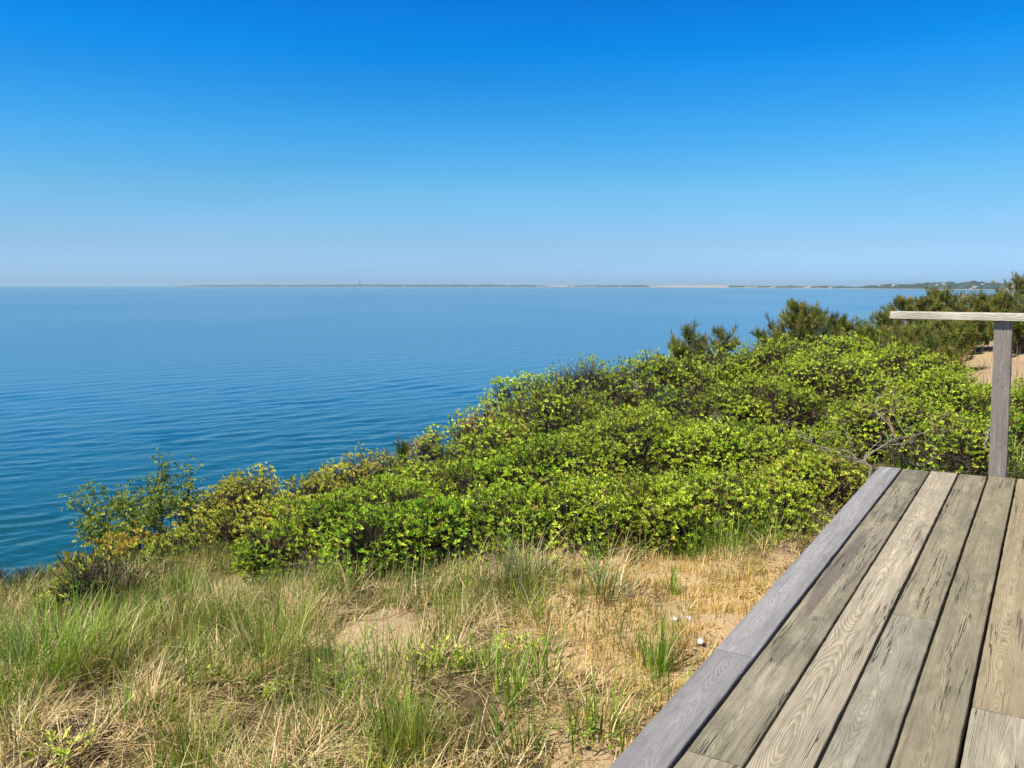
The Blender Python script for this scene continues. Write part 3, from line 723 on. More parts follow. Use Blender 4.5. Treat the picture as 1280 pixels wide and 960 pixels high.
# ------------------------------------------------------------------ branching skeletons
def grow(S, p, d, L, r, depth, segs, tips, spread=.6, up=.1, shrink=.72, kids=(2, 3), crook=.22):
    n = 3; pts = [np.array(p, float)]
    for i in range(n):
        d = d + S.normal(0, crook, 3) + np.array([0, 0, up]); d /= np.linalg.norm(d)
        pts.append(pts[-1] + d * L / n)
    rads = np.linspace(r, r * .68, n + 1)
    for i in range(n): segs.append((pts[i], pts[i + 1], rads[i], rads[i + 1]))
    if depth == 0: tips.append((pts[-1], d)); return
    for k in range(S.integers(kids[0], kids[1] + 1)):
        dd = d + S.normal(0, spread, 3); dd /= np.linalg.norm(dd)
        st = pts[-1] if k == 0 else pts[S.integers(1, n + 1)]
        grow(S, st, dd, L * shrink * S.uniform(.8, 1.2), r * .66, depth - 1, segs, tips, spread, up, shrink, kids, crook)
def segs_to(g, segs, S, pal, sides=5):
    a = np.array([s[0] for s in segs]); b = np.array([s[1] for s in segs])
    add_tubes(g, a, b + (b - a) * .04, np.array([s[2] for s in segs]), np.array([s[3] for s in segs]), pick(pal, len(segs), S, .08), sides)

DARKB = [(.06, .05, .045, 3), (.09, .075, .06, 2), (.13, .11, .09, 1)]
def small_tree(px, pyb, pyt, Y, label, seed, lean, leafy, width, half):
    S = np.random.default_rng(seed); top = at(px, pyt, Y); bot = at(px - 4, pyb, Y); zb = gz(bot[0], bot[1])
    H = top[2] - zb
    e = empty('small_tree', (bot[0], bot[1], zb + HC - .03)); tag(e, label, 'tree', 'two small open trees on the bluff edge')
    segs, tips = [], []
    for k in range(4):
        a = S.uniform(0, 6.28); dd = np.array([math.cos(a) * width * .8 + lean, math.sin(a) * width * .6, 1.]); dd /= np.linalg.norm(dd)
        grow(S, (S.normal(0, .02), S.normal(0, .02), 0), dd, H * .42, .020, 4, segs, tips, spread=.42, up=.08, shrink=.72, kids=(2, 3), crook=.16)
    tt_ = np.array([t[0] for t in tips]); f = H / max(tt_[:, 2].max(), .1); fx = half / np.percentile(np.abs(tt_[:, 0] - np.median(tt_[:, 0])), 96); f = np.array([fx, fx, f]); 
    g = Geo(); ss = [(a * f, b * f, r0, r1) for a, b, r0, r1 in segs]; segs_to(g, ss, S, DARKB)
    TP = np.array([t[0] * f for t in tips]); TD = np.array([t[1] for t in tips])
    # thin upright bare shoots over the crown
    n = len(TP); m = S.random(n) < .45; k = m.sum()
    add_tubes(g, TP[m], TP[m] + norm(TD[m] * .4 + [0, 0, 1.] + S.normal(0, .15, (k, 3))) * S.uniform(.06, .2, (k, 1)), .0022, .0009, pick(DARKB, k, S), 3)
    g.build('trunk', M_BARK, e)
    g = Geo(); km = (S.random(n) < leafy); T = np.repeat(TP[km], 12, 0); T = T + S.normal(0, .045, T.shape); D = np.repeat(TD[km], 12, 0); nt = len(T)
    axis = norm(D * .5 + [0, 0, .6] + S.normal(0, .35, (nt, 3))); aa, bb = frames(axis)
    c = pick([(.20, .27, .03, 4), (.32, .38, .04, 4), (.46, .50, .06, 2.4), (.06, .10, .02, 1.5)], nt, S, .15)
    for q_ in range(6):
        th = q_ * 2.4 + S.uniform(0, 1.2, nt); tilt = np.radians(S.uniform(25, 85, nt))
        dn = axis * np.cos(tilt)[:, None] + (aa * np.cos(th)[:, None] + bb * np.sin(th)[:, None]) * np.sin(tilt)[:, None]
        L = S.uniform(.022, .036, nt); add_leaves(g, T, dn, L, L * .42, c, S, up=axis)
    g.build('crown', M_LEAF, e)
small_tree(152, 702, 606, 7.7, 'leftmost small dark tree with clumped green leaves leaning over the sea', 11, -.12, .95, 1.0, .44)
small_tree(222, 700, 574, 7.9, 'taller small open tree with dark bare shoots right of the leftmost one', 5, .03, .6, .62, .34)
def twiggy(px, pyb, pyt, Y, label, seed, pal, n0=5, r0=.008, width=.8, name='bare_bush', group='leafless twiggy bushes'):
    S = np.random.default_rng(seed); top = at(px, pyt, Y); x, y = top[0], top[1]; zb = gz(x, y); H = max(top[2] - zb, .2)
    segs, tips = [], []
    for k in range(n0):
        a = S.uniform(0, 6.28); dd = np.array([math.cos(a) * width, math.sin(a) * width, 1.]); dd /= np.linalg.norm(dd)
        grow(S, (S.normal(0, .05), S.normal(0, .05), 0), dd, H * .45, r0, 4, segs, tips, spread=.4, up=.05, kids=(2, 3), crook=.15)
    f = H / max(t[0][2] for t in tips)
    g = Geo(); segs_to(g, [(a * f, b * f, max(q1, .0014), max(q2, .0011)) for a, b, q1, q2 in segs], S, pal, 4)
    o = g.build(name, M_BARK); o.location = (x, y, zb + HC - .02); tag(o, label, 'bush', group); return o
twiggy(252, 690, 600, 7.6, 'dark leafless thin bush right of the taller small tree', 21, DARKB, 5, .006, .5)
twiggy(524, 640, 552, 8.4, 'leafless reddish grey bush between the left bushes and the mound', 22, BROWN, 9, .005, .8)
twiggy(362, 640, 588, 7.1, 'grey leafless bush rising from the yellow shrubs', 23, GREYB, 6, .005, .6)
twiggy(742, 520, 449, 10.0, 'brown leafless twigs on the crest of the mound', 24, BROWN, 6, .004, .6)
twiggy(890, 600, 496, 7.9, 'grey leafless bush in the hollow of the mound', 25, GREYB, 7, .005, .8)
twiggy(755, 690, 650, 5.0, 'dead grey twigs at the mound foot beside the pale sand', 26, GREYB, 6, .004, .8)
twiggy(410, 740, 672, 5.1, 'leafless grey bush at the foot of the green leafy shrub', 27, GREYB, 6, .004, .9)
for i, (px, py, Y, s) in enumerate(((20, 742, 5.9, .9), (75, 728, 6.3, 1.), (115, 742, 5.8, .9))):
    twiggy(px, py + 20, py - 12, Y, ['brown heathy scrub at the left frame edge', 'greyish low scrub below the leftmost yellow seedling', 'brown low scrub behind the dense green grass'][i], 30 + i, BROWN if i != 1 else GREYB, 12, .003, 1.3, 'low_scrub', 'low bare scrub on the left rim')

# tangle of pale crooked branches by the deck corner
def crooked(pts, r0, label, seed, kids=9, reach=.35, name='bare_branch', group='pale bare branches by the deck corner', pal=GREYB):
    S = np.random.default_rng(seed); P = np.array([at(*p) for p in pts]); P[:, 2] += HC
    t = np.linspace(0, 1, len(P)); tt = np.linspace(0, 1, 26)
    Q = np.stack([np.interp(tt, t, P[:, k]) for k in range(3)], 1)
    for _ in range(2): Q[1:-1] = (Q[:-2] + Q[1:-1] * 2 + Q[2:]) / 4
    Q[1:] += np.cumsum(S.normal(0, .0035, (25, 3)), 0)
    o0 = Q[0].copy(); Q -= o0
    g = Geo(); rad = np.linspace(r0, r0 * .4, 26); cl = pick(pal, 1, S)[0]
    add_polytube(g, Q, rad, cl, 6)
    segs, tips = [], []
    for k in range(kids):
        i = S.integers(5, 25); d = norm(Q[i] - Q[i - 1]) + S.normal(0, .7, 3) * [1, .6, .8]; d /= np.linalg.norm(d)
        grow(S, Q[i], d, reach * S.uniform(.5, 1), rad[i] * .6, 2, segs, tips, spread=.6, up=.02, kids=(1, 3), crook=.32)
    segs_to(g, segs, S, pal, 4)
    o = g.build(name, M_BARK); o.location = o0; tag(o, label, 'branch', group); return o
crooked([(1086, 600, 5.35), (1092, 585, 5.4), (1080, 577, 5.5), (1060, 573, 5.6), (1030, 560, 5.8), (1008, 550, 5.9)], .010, 'thickest pale branch curling up from behind the outer deck corner', 1, 6, .16)
crooked([(1078, 576, 5.5), (1100, 562, 5.55), (1118, 552, 5.6), (1142, 548, 5.7), (1175, 543, 5.9), (1200, 545, 6.0)], .006, 'long pale branch reaching right from the deck corner towards the post', 2, 6, .2)
crooked([(1112, 553, 5.6), (1114, 535, 5.6), (1096, 520, 5.65), (1094, 500, 5.8), (1120, 490, 5.9)], .0055, 'upright zigzag pale branch above the deck corner', 3, 4, .12)
crooked([(1064, 575, 5.5), (1064, 555, 5.5), (1055, 538, 5.6), (1036, 520, 5.7)], .005, 'short pale branch left of the upright zigzag one', 4, 6, .18)
crooked([(1120, 552, 5.7), (1112, 520, 5.8), (1126, 503, 5.9), (1146, 508, 6.1)], .005, 'rusty brown forked twig above the tangle', 5, 4, .2, pal=[(.42, .24, .13, 1), (.36, .22, .14, 1)])
crooked([(1128, 575, 5.6), (1150, 584, 5.7), (1178, 570, 5.9), (1215, 578, 6.1)], .006, 'low pale branch lying behind the deck end', 6, 8, .22)
crooked([(1232, 562, 6.2), (1233, 548, 6.2), (1240, 536, 6.3), (1250, 530, 6.4)], .008, 'small curled pale branch beside the post', 7, 2, .12)
crooked([(960, 668, 5.0), (985, 660, 5.1), (1000, 640, 5.2), (1040, 645, 5.2), (1055, 632, 5.3)], .004, 'thin bare branch along the outer deck edge at the sand', 8, 6, .18)
AB = 'arching dead branches in the left grass'
for i, (pts, lab) in enumerate([
    ([(352, 752, 4.6), (372, 728, 4.9), (400, 712, 5.1), (432, 702, 5.2)], 'long pale arching dead branch, uppermost of its bunch'),
    ([(350, 758, 4.6), (380, 736, 4.8), (410, 724, 4.9), (450, 716, 5.0)], 'pale arching dead branch, middle of its bunch'),
    ([(356, 760, 4.6), (372, 748, 4.7), (400, 744, 4.8), (420, 750, 4.8)], 'short low arching dead branch, lowest of its bunch'),
    ([(255, 716, 5.0), (270, 745, 4.7), (278, 765, 4.5), (290, 800, 4.2)], 'straight dry stalk leaning down over the grass')]):
    crooked(pts, .0038, lab, 40 + i, 4, .15, 'dead_branch', AB)
# a crooked stick lying in the straw at the lower left
S_ = np.random.default_rng(3); pts = []
for px, py in ((92, 926), (118, 918), (140, 922), (165, 921), (185, 930), (205, 934), (228, 926)):
    p = hit(px, py); pts.append(p + [0, 0, .05 + HC])
pts = np.array(pts); o0 = pts[0].copy(); g = Geo(); Q = np.stack([np.interp(np.linspace(0, 6, 30), np.arange(7), (pts - o0)[:, k]) for k in range(3)], 1) + np.cumsum(S_.normal(0, .0012, (30, 3)), 0)
add_polytube(g, Q, np.linspace(.005, .0028, 30), (.30, .20, .15), 6); o = g.build('fallen_stick', M_BARK); o.location = o0; tag(o, 'thin reddish brown stick lying in the dry straw at the lower left', 'stick')

# ------------------------------------------------------------------ pines
PINE = [(.12, .17, .025, 4), (.20, .24, .035, 4), (.30, .30, .045, 3), (.05, .08, .02, 2), (.38, .27, .07, 1)]
def pine(px, pyt, Y, r, label, seed, ntuft=150, openness=0., orange=.14, base=None, spire=.5, name='pitch_pine'):
    S = np.random.default_rng(seed); top = at(px, pyt, Y); x, y = top[0], top[1]; zb = gz(x, y) if base is None else base; H = max(.4, top[2] - zb)
    e = empty(name, (x, y, zb + HC - .03)); tag(e, label, 'pine tree', 'pines along the bluff top')
    g = Geo(); tr = np.array([(S.normal(0, .02), S.normal(0, .02), H * t) for t in np.linspace(0, .93, 7)]); tr[:, :2] *= np.arange(7)[:, None] * .8
    bc = np.array((.12, .09, .07)); add_polytube(g, tr, np.linspace(.045, .012, 7), bc, 6)
    TP, TD = [], []
    ntuft = int(ntuft * 2.1); nb = max(10, int(ntuft / 6))
    for k in range(nb):
        t = S.uniform(.12, .95); a = S.uniform(0, 6.28); env = (1 - t ** (1 / spire) * .86) if spire < 1 else (1 - .8 * t ** 2)
        Lb = r * env * S.uniform(.65, 1.15) + .04
        p0 = np.array([np.interp(t, np.linspace(0, 1, 7), tr[:, q_]) for q_ in range(3)])
        d = np.array([math.cos(a), math.sin(a), .35 + S.normal(0, .15)]); d /= np.linalg.norm(d)
        p1 = p0 + d * Lb * .5; d2 = d + [0, 0, .45]; d2 /= np.linalg.norm(d2); p2 = p1 + d2 * Lb * .5
        add_tubes(g, [p0, p1], [p1, p2], [.012, .008], [.008, .005], bc, 4)
        for m in range(6):
            s = S.uniform(.15, 1.02); q0 = p0 + (p1 - p0) * min(1, s * 2) + (p2 - p1) * max(0, s * 2 - 1)
            dd = d2 + S.normal(0, .45, 3) + [0, 0, .55]; dd /= np.linalg.norm(dd); q1 = q0 + dd * S.uniform(.03, .10)
            add_tubes(g, [q0], [q1], .004, .003, bc, 3)
            if S.random() > openness: TP.append(q1); TD.append(dd)
    TP.append(tr[-1] + [0, 0, .02]); TD.append(np.array([0, 0, 1.])); TP = np.array(TP); TD = norm(np.array(TD) + [0, 0, .35])
    g.build('trunk', M_BARK, e)
    g = Geo(); nt = len(TP); c0 = pick(PINE, nt, S, .15); aa, bb = frames(TD); NN = 30
    sh = S.uniform(.07, .13, nt)
    for k in range(NN):
        th = S.uniform(0, 6.28, nt); tilt = np.radians(S.uniform(18, 70, nt)); s = k / NN
        dn = TD * np.cos(tilt)[:, None] + (aa * np.cos(th)[:, None] + bb * np.sin(th)[:, None]) * np.sin(tilt)[:, None]
        b0 = TP - TD * sh[:, None] * .3 + TD * (sh * s)[:, None]
        w = norm(np.cross(dn, S.normal(0, 1, (nt, 3)))) * .0032
        L = S.uniform(.055, .095, nt)[:, None]
        v = np.stack([b0 - w, b0 + w, b0 + dn * L + w * .3, b0 + dn * L - w * .3], 1)
        g.add(v, quads=np.arange(nt * 4).reshape(-1, 4), col=np.repeat(c0 * S.uniform(.8, 1.2, (nt, 1)), 4, 0))
    m = S.random(nt) < .55; m[-1] = True; k = m.sum(); b0 = TP[m] + TD[m] * (sh[m][:, None] * .6)
    cc = pick([(.30, .17, .07, 4), (.22, .16, .06, 3), (.50, .27, .06, max(.01, orange * 6)), (.15, .15, .05, 2)], k, S)
    add_tubes(g, b0, b0 + norm(TD[m] * .3 + [0, 0, 1.]) * S.uniform(.05, .12, (k, 1)), .0055, .003, cc, 4)
    g.build('crown', M_NEEDLE, e)
for a in [
    (862, 406, 13.5, .42, 'small dark pine at the left of the pair on the mound skyline', 1, 110, .2, .1),
    (848, 426, 13.2, .40, 'lowest dark pine tucked under the small left pine on the mound skyline', 2, 120, .0, .1),
    (905, 413, 13.6, .50, 'low spreading pine at the right of the skyline pair', 3, 140, .1, .15),
    (1006, 378, 14.0, .80, 'broad pointed pine with upright brown shoots rising above the mound', 4, 330, .0, .3),
    (1048, 398, 14.6, .62, 'small pine leaning on the right side of the broad pointed pine', 5, 170, .1, .3),
    (962, 414, 13.4, .42, 'low pine at the left foot of the broad pointed pine', 6, 110, .0, .3),
    (1106, 386, 15.0, .45, 'slim dark green pine at the left end of the ridge, by the rail end', 7, 130, .1, .05),
    (1140, 374, 16.5, .75, 'dark pine behind the left end of the handrail', 8, 260, .0, .3),
    (1188, 364, 17.0, .80, 'pine with orange shoots on the ridge above the handrail', 9, 300, .0, .4),
    (1238, 370, 16.5, .80, 'pine right of the orange shooted one above the handrail', 10, 300, .0, .4),
    (1278, 345, 17.5, .85, 'tallest open pine on the ridge at the right frame edge', 11, 200, .35, .1),
    (1312, 360, 17.0, .90, 'pine at the ridge just past the right frame edge', 12, 200, .1, .2),
    (1130, 418, 13.0, .75, 'pine filling the slope below the left end of the handrail', 13, 300, .0, .3),
    (1170, 404, 13.8, .62, 'pine under the middle of the handrail', 14, 300, .0, .35),
    (1212, 400, 15.2, .48, 'pine just left of the post below the handrail', 15, 240, .0, .35),
    (1092, 416, 13.0, .50, 'low olive pine between the mound crest and the rail end', 16, 180, .0, .2),
    (1136, 430, 11.8, .38, 'low dark pine at the foot of the ridge above the sand', 17, 180, .0, .2),
    (1186, 446, 12.0, .20, 'smallest pine seedling at the edge of the sandy slope', 18, 90, .0, .1),
    (1275, 402, 14.5, .60, 'pine right of the post below the handrail', 19, 220, .0, .3),
    (507, 552, 8.6, .16, 'tiny dark pine top poking out above the left bushes', 20, 12, .1, .2),
]:
    pine(*a, spire=.55 if a[0] in (1006, 1106, 1205) else 1.2)

# ------------------------------------------------------------------ grasses
GREEN = [(.14, .29, .02, 4), (.22, .38, .03, 4), (.32, .45, .05, 3), (.30, .34, .12, 1)]
BLUEG = [(.14, .22, .07, 4), (.20, .28, .10, 3), (.30, .33, .15, 2), (.48, .42, .24, 2)]
STRAW = [(.74, .56, .28, 4), (.58, .41, .18, 4), (.84, .68, .38, 3), (.28, .19, .09, 2)]
OLIVE = [(.21, .31, .025, 4), (.32, .40, .04, 3), (.12, .19, .02, 3), (.36, .32, .10, 1)]
def tuft(px, py, label, pal=BLUEG, n=60, L=.34, spread=.05, lean=.35, curl=.8, w=.004, name='beach_grass_tuft', group='tufts of beach grass', seedoff=0, straw=.2):
    p = hit(px, py); S = np.random.default_rng(int(px * 3 + py) + seedoff)
    P = np.stack([S.normal(0, spread, n), S.normal(0, spread, n), np.full(n, -.01)], 1)
    az = np.arctan2(P[:, 1], P[:, 0]) + S.normal(0, .7, n)
    c = pick(pal, n, S); ms = S.random(n) < straw; c[ms] = pick(STRAW, int(ms.sum()), S)
    g = Geo(); add_blades(g, P, L * S.uniform(.45, 1.2, n), w * S.uniform(.8, 1.7, n), az, np.abs(S.normal(0, lean, n)), S.uniform(.1, 1, n) * curl + ms * .7, c, 5, c * .9 + np.array([.5, .45, .18]) * .1)
    o = g.build(name, M_GRASS); o.location = (p[0], p[1], p[2] + HC); tag(o, label, 'grass tuft', group); return o
for a in [
    (655, 735, 'pale arching beach grass tuft with straw blades in front of the mound', BLUEG, 130, .36, .06, .35, .9, .004, .4),
    (625, 738, 'upright dark green beach grass tuft left of the pale arching one', BLUEG, 60, .32, .05, .25, .4, .004, .1),
    (752, 742, 'wide beach grass tuft at the left edge of the golden sand', BLUEG, 130, .33, .07, .45, .8, .004, .35),
    (840, 745, 'small dark tuft standing alone on the golden sand', GREEN, 30, .19, .025, .35, .5, .004, .05),
    (856, 764, 'tiny low tuft right of the small dark one on the sand', GREEN, 20, .15, .02, .5, .5, .004, .1),
    (820, 836, 'tall green tuft in front of the white shells', GREEN, 60, .27, .035, .32, .4, .0045, .05),
    (836, 872, 'small spreading tuft close to the deck edge', GREEN, 34, .20, .04, .6, .5, .004, .2),
    (748, 912, 'large dark spreading tuft at the bottom, left of the deck', OLIVE, 150, .26, .06, .6, .5, .0035, .3),
    (680, 858, 'medium upright tuft in the middle of the sandy clearing', GREEN, 55, .24, .04, .35, .5, .004, .25),
    (636, 880, 'sparse dark tuft left of the medium upright one', GREEN, 40, .24, .04, .4, .5, .004, .1),
    (600, 842, 'round green leafy grass clump in the clearing', GREEN, 80, .20, .05, .4, .5, .0035, .1),
    (505, 945, 'dense fine dark green grass clump at the bottom middle', OLIVE, 420, .25, .055, .28, .35, .0022, .08),
    (330, 835, 'dense upright fine green grass clump left of the clearing', OLIVE, 420, .31, .10, .32, .7, .0026, .2),
    (372, 800, 'tall grass clump on the right of the dense upright one', OLIVE, 260, .32, .08, .25, .5, .003, .3),
    (285, 800, 'tall olive grass clump on the left of the dense upright one', OLIVE, 260, .32, .09, .25, .4, .003, .25),
    (45, 850, 'thick dark green grass clump at the left frame edge', GREEN, 520, .34, .13, .38, .8, .0032, .12),
    (95, 835, 'thick green grass clump beside the one at the left frame edge', OLIVE, 420, .32, .13, .38, .8, .003, .2),
    (150, 812, 'grass clump over brown dead stalks in the left grass', OLIVE, 260, .28, .10, .3, .5, .003, .35),
    (225, 800, 'loose green grass clump with long pale blades', OLIVE, 240, .34, .11, .3, .5, .003, .35),
    (235, 945, 'olive grass clump at the bottom left', OLIVE, 260, .22, .07, .3, .4, .0026, .25),
    (410, 900, 'loose green tuft in the straw left of the dense fine clump', GREEN, 90, .24, .07, .4, .5, .0035, .25),
    (440, 760, 'thin blue green tuft at the left end of the sandy patch', BLUEG, 70, .32, .07, .35, .6, .0035, .4),
    (555, 800, 'thin tall tuft behind the round green clump', OLIVE, 90, .28, .06, .25, .4, .003, .3),
    (520, 760, 'straw coloured tuft at the foot of the left bushes', BLUEG, 90, .30, .08, .4, .7, .0035, .6),
    (480, 830, 'dark sparse tuft on the bare sandy patch', GREEN, 26, .26, .04, .4, .4, .004, .1),
    (430, 845, 'low bright green leafy tuft on the left side of the sandy patch', GREEN, 70, .18, .07, .5, .4, .005, .05),
    (700, 790, 'olive tuft between the two pale tufts and the golden sand', OLIVE, 80, .20, .07, .4, .4, .003, .35),
    (905, 690, 'dark green grass in the shade at the mound foot', GREEN, 200, .25, .12, .35, .5, .003, .05),
    (965, 680, 'green grass by the outer deck edge under the shrubs', GREEN, 160, .22, .10, .35, .5, .003, .1),
    (20, 940, 'straw and green tuft in the lower left corner', OLIVE, 120, .22, .08, .5, .7, .0035, .6),
    (145, 905, 'low tuft with leaning blades in the lower left straw', GREEN, 60, .22, .06, .6, .6, .004, .4),
    (1262, 590, 'grass clump right of the foot of the post', GREEN, 160, .35, .12, .4, .6, .004, .4),
    (1160, 590, 'green grass just behind the deck end under the lime shrubs', GREEN, 260, .3, .18, .4, .6, .004, .15),
    (1205, 592, 'green grass just left of the foot of the post', GREEN, 220, .32, .15, .4, .6, .004, .2),
]:
    px, py, lab, pal, n, L, sprd, ln, cl, w, st = a
    tuft(px, py, lab, pal, n, L, sprd, ln, cl, w, straw=st)

def field(n, x0, x1, y0, y1, seed):
    S = np.random.default_rng(seed); x = S.uniform(x0, x1, n); y = S.uniform(y0, y1, n); return S, x, y
def under_deck(x, y):
    v = np.stack([x - O[0], y - O[1]], 1); a = v @ dX[:2] / (dX[:2] @ dX[:2]); b = v @ dY[:2] / (dY[:2] @ dY[:2]); return (a > -.02) & (b < .05)
# dry straw thatch, lying every which way
S, x, y = field(230000, -5.2, 2.4, 1.6, 7.6, 51)
dens = np.clip(1.05 - sand_amt(x, y) * 1.25, .03, 1) * np.clip(.62 + .45 * bumps(x, y, .7, 8, 5), .1, 1) * (y < np.interp(x, EDGE[:, 0], EDGE[:, 1]) + .6) * np.clip(1.2 - .33 * np.clip(y - 3.3, 0, 9), .22, 1)
m = (S.random(len(x)) < dens) & ~under_deck(x, y); x, y = x[m], y[m]; n = len(x)
zz = ground_rel(x, y) + HC + S.uniform(-.005, .035, n) * (1 - np.clip(sand_amt(x, y), 0, 1))
g = Geo(); az = 2.2 * bumps(x, y, .6, 6, 2) + S.normal(0, .9, n); lean = np.where(S.random(n) < .8, S.uniform(1.15, 1.6, n), S.uniform(.3, 1.2, n))
c = pick(STRAW, n, S, .2)
add_blades(g, np.stack([x, y, zz], 1), S.uniform(.06, .24, n), S.uniform(.0018, .0042, n), az, lean, S.normal(.25, .5, n), c, 4)
tag(g.build('dry_straw', M_GRASS, color=True), 'tangled dry straw thatch over the foreground ground', 'straw', kind='stuff')
# fine green grass through the thatch
def fine(n, seed, pal, x0, x1, y0, y1, mask, L, w, name, label, lean=.3, curl=.5):
    S, x, y = field(n, x0, x1, y0, y1, seed); m = (S.random(n) < mask(x, y)) & ~under_deck(x, y); x, y = x[m], y[m]; k = len(x)
    g = Geo(); c = pick(pal, k, S, .18)
    add_blades(g, np.stack([x, y, ground_rel(x, y) + HC - .01], 1), S.uniform(L[0], L[1], k), S.uniform(w[0], w[1], k), S.uniform(0, 6.28, k), np.abs(S.normal(0, lean, k)), S.uniform(0, 1, k) * curl, c, 4, c * .88 + np.array([.5, .45, .15]) * .12)
    return tag(g.build(name, M_GRASS), label, 'grass', kind='stuff')
inl = lambda x, y: (y < np.interp(x, EDGE[:, 0], EDGE[:, 1]) + .8)
fine(90000, 61, [(.17, .24, .03, 4), (.26, .32, .05, 4), (.11, .17, .03, 3), (.40, .36, .12, 1.5), (.52, .43, .23, 1.2)], -5.2, 1.4, 1.8, 7.4, lambda x, y: inl(x, y) * np.clip(.36 + .7 * bumps(x, y, 1.0, 8, 6) - sand_amt(x, y) * .8 + .5 * (x < -1.0) * (y > 3.5), 0, 1), (.06, .22), (.0020, .0038), 'fine_green_grass', 'fine olive green grass growing through the straw')
fine(16000, 62, GREEN, -5, 7, 4.2, 9, lambda x, y: inl(x, y) * np.clip(.35 + .5 * bumps(x, y, .8, 8, 2), 0, 1) * (y > 4.55 + .15 * np.abs(x - 1)), (.08, .24), (.0025, .004), 'shade_grass', 'green grass under and between the shrubs', .4, .7)
S0 = np.random.default_rng(88); cxs = S0.uniform(-3.6, 1.2, 95); cys = S0.uniform(2.0, 4.9, 95)
kc = S0.integers(0, 95, 9000); x = cxs[kc] + S0.normal(0, .055, 9000); y = cys[kc] + S0.normal(0, .055, 9000); m = ~under_deck(x, y) & (S0.random(9000) < 1.1 - 1.0 * sand_amt(x, y)); x, y, kc = x[m], y[m], kc[m]; k = len(x)
g = Geo(); cbase = pick(OLIVE + GREEN, 95, S0, .1)[kc] * S0.uniform(.6, 1.3, (k, 1)); lb = S0.uniform(.08, .22, 95)[kc]
add_blades(g, np.stack([x, y, ground_rel(x, y) + HC - .01], 1), lb * S0.uniform(.5, 1.3, k), S0.uniform(.003, .0055, k), np.arctan2(y - cys[kc], x - cxs[kc]) + S0.normal(0, .6, k), np.abs(S0.normal(0, .42, k)), S0.uniform(0, 1.1, k), cbase, 5)
tag(g.build('scattered_green_grass', M_GRASS), 'dark green grass blades sprouting in clumps through the straw', 'grass', kind='stuff')
# golden sprouts on the sand
fine(80000, 63, [(.72, .50, .17, 5), (.55, .38, .11, 3), (.30, .28, .06, 2), (.80, .60, .28, 3)], -.6, 2.6, 2.2, 5.2, lambda x, y: np.clip(blob(x, y, gold[0], gold[1], .85, 1.1) * 1.3, 0, .9) * np.clip(.6 + .5 * bumps(x, y, .3, 8, 4), .1, 1), (.02, .07), (.003, .0065), 'golden_sprouts', 'short golden sprouts over the orange sand beside the deck', .35, .3)
# sparse dune grass on the slope right of the post
fine(9000, 64, STRAW + GREEN, 5.5, 14, 7.5, 20, lambda x, y: inl(x, y) * np.clip(.35 + .6 * bumps(x, y, 1.6, 8, 4), 0, 1), (.15, .4), (.004, .007), 'dune_grass', 'sparse straw and green grass on the sandy slope behind the post', .4, .7)
# brown leaf and twig litter
S, x, y = field(26000, -5, 2.2, 1.7, 7.4, 71); m = (S.random(len(x)) < np.clip(.55 + .4 * bumps(x, y, .8, 8, 7) - .5 * sand_amt(x, y), .05, 1)) & inl(x, y) & ~under_deck(x, y); x, y = x[m], y[m]; n = len(x)
g = Geo(); d = norm(np.stack([S.normal(0, 1, n), S.normal(0, 1, n), S.normal(0, .2, n)], 1)); Lf = S.uniform(.012, .03, n)
add_leaves(g, np.stack([x, y, ground_rel(x, y) + HC + S.uniform(.002, .03, n)], 1), d, Lf, Lf * .45, pick([(.14, .09, .05, 4), (.24, .16, .09, 3), (.33, .24, .14, 2), (.08, .06, .04, 2)], n, S), S)
tag(g.build('leaf_litter', M_LEAF), 'brown dead leaves scattered in the straw', 'leaf litter', kind='stuff')
# low green leafy herbs
def herb(px, py, n, r, label, pal=PAL['green'], L=.03, hgt=.09):
    p = hit(px, py); S = np.random.default_rng(int(px + py)); g = Geo()
    for k in range(n):
        b = np.array([S.normal(0, r), S.normal(0, r), 0]); hh = hgt * S.uniform(.5, 1.3); t = b + [S.normal(0, .02), S.normal(0, .02), hh]
        add_tubes(g, [(0, 0, -.03), b], [b, t], .0016, .001, (.12, .16, .05), 3); m = 9
        ff = S.uniform(.25, 1, m)[:, None]; B = b + (t - b) * ff; a = S.uniform(0, 6.28, m); D = np.stack([np.cos(a), np.sin(a), S.uniform(.1, .8, m)], 1)
        ll = L * S.uniform(.6, 1.2, m); add_leaves(g, B, D, ll, ll * .35, pick(pal, m, S), S, up=np.tile([0, 0, 1.], (m, 1)))
    o = g.build('leafy_herb', M_LEAF); o.location = (p[0], p[1], p[2] + HC); tag(o, label, 'plant', 'low leafy plants in the straw')
herb(452, 868, 34, .10, 'bright green leafy plant beside the dense fine grass clump')
herb(645, 818, 14, .06, 'bright green sprig in the middle of the clearing', PAL['lime'])
herb(560, 838, 18, .07, 'low yellow green leafy plant left of the round grass clump', PAL['lime'])
herb(735, 925, 12, .05, 'low green leaves under the large dark spreading tuft', PAL['green'], .024, .05)
herb(300, 855, 14, .07, 'small green leafy plant in the left straw', PAL['mixed'])
herb(115, 800, 26, .10, 'olive leafy plant over the brown stalks in the left grass', PAL['dull'])
herb(85, 950, 14, .06, 'small yellow green plant in the lower left corner', PAL['lime'])
herb(740, 722, 14, .06, 'low green plant between the two pale beach grass tufts', PAL['green'])
herb(345, 870, 10, .04, 'tiny bright green leaves in the straw right of the small leafy plant', PAL['lime'], .022, .05)
herb(890, 682, 22, .10, 'low light green plant at the edge of the golden sand', PAL['lime'], .03, .07)

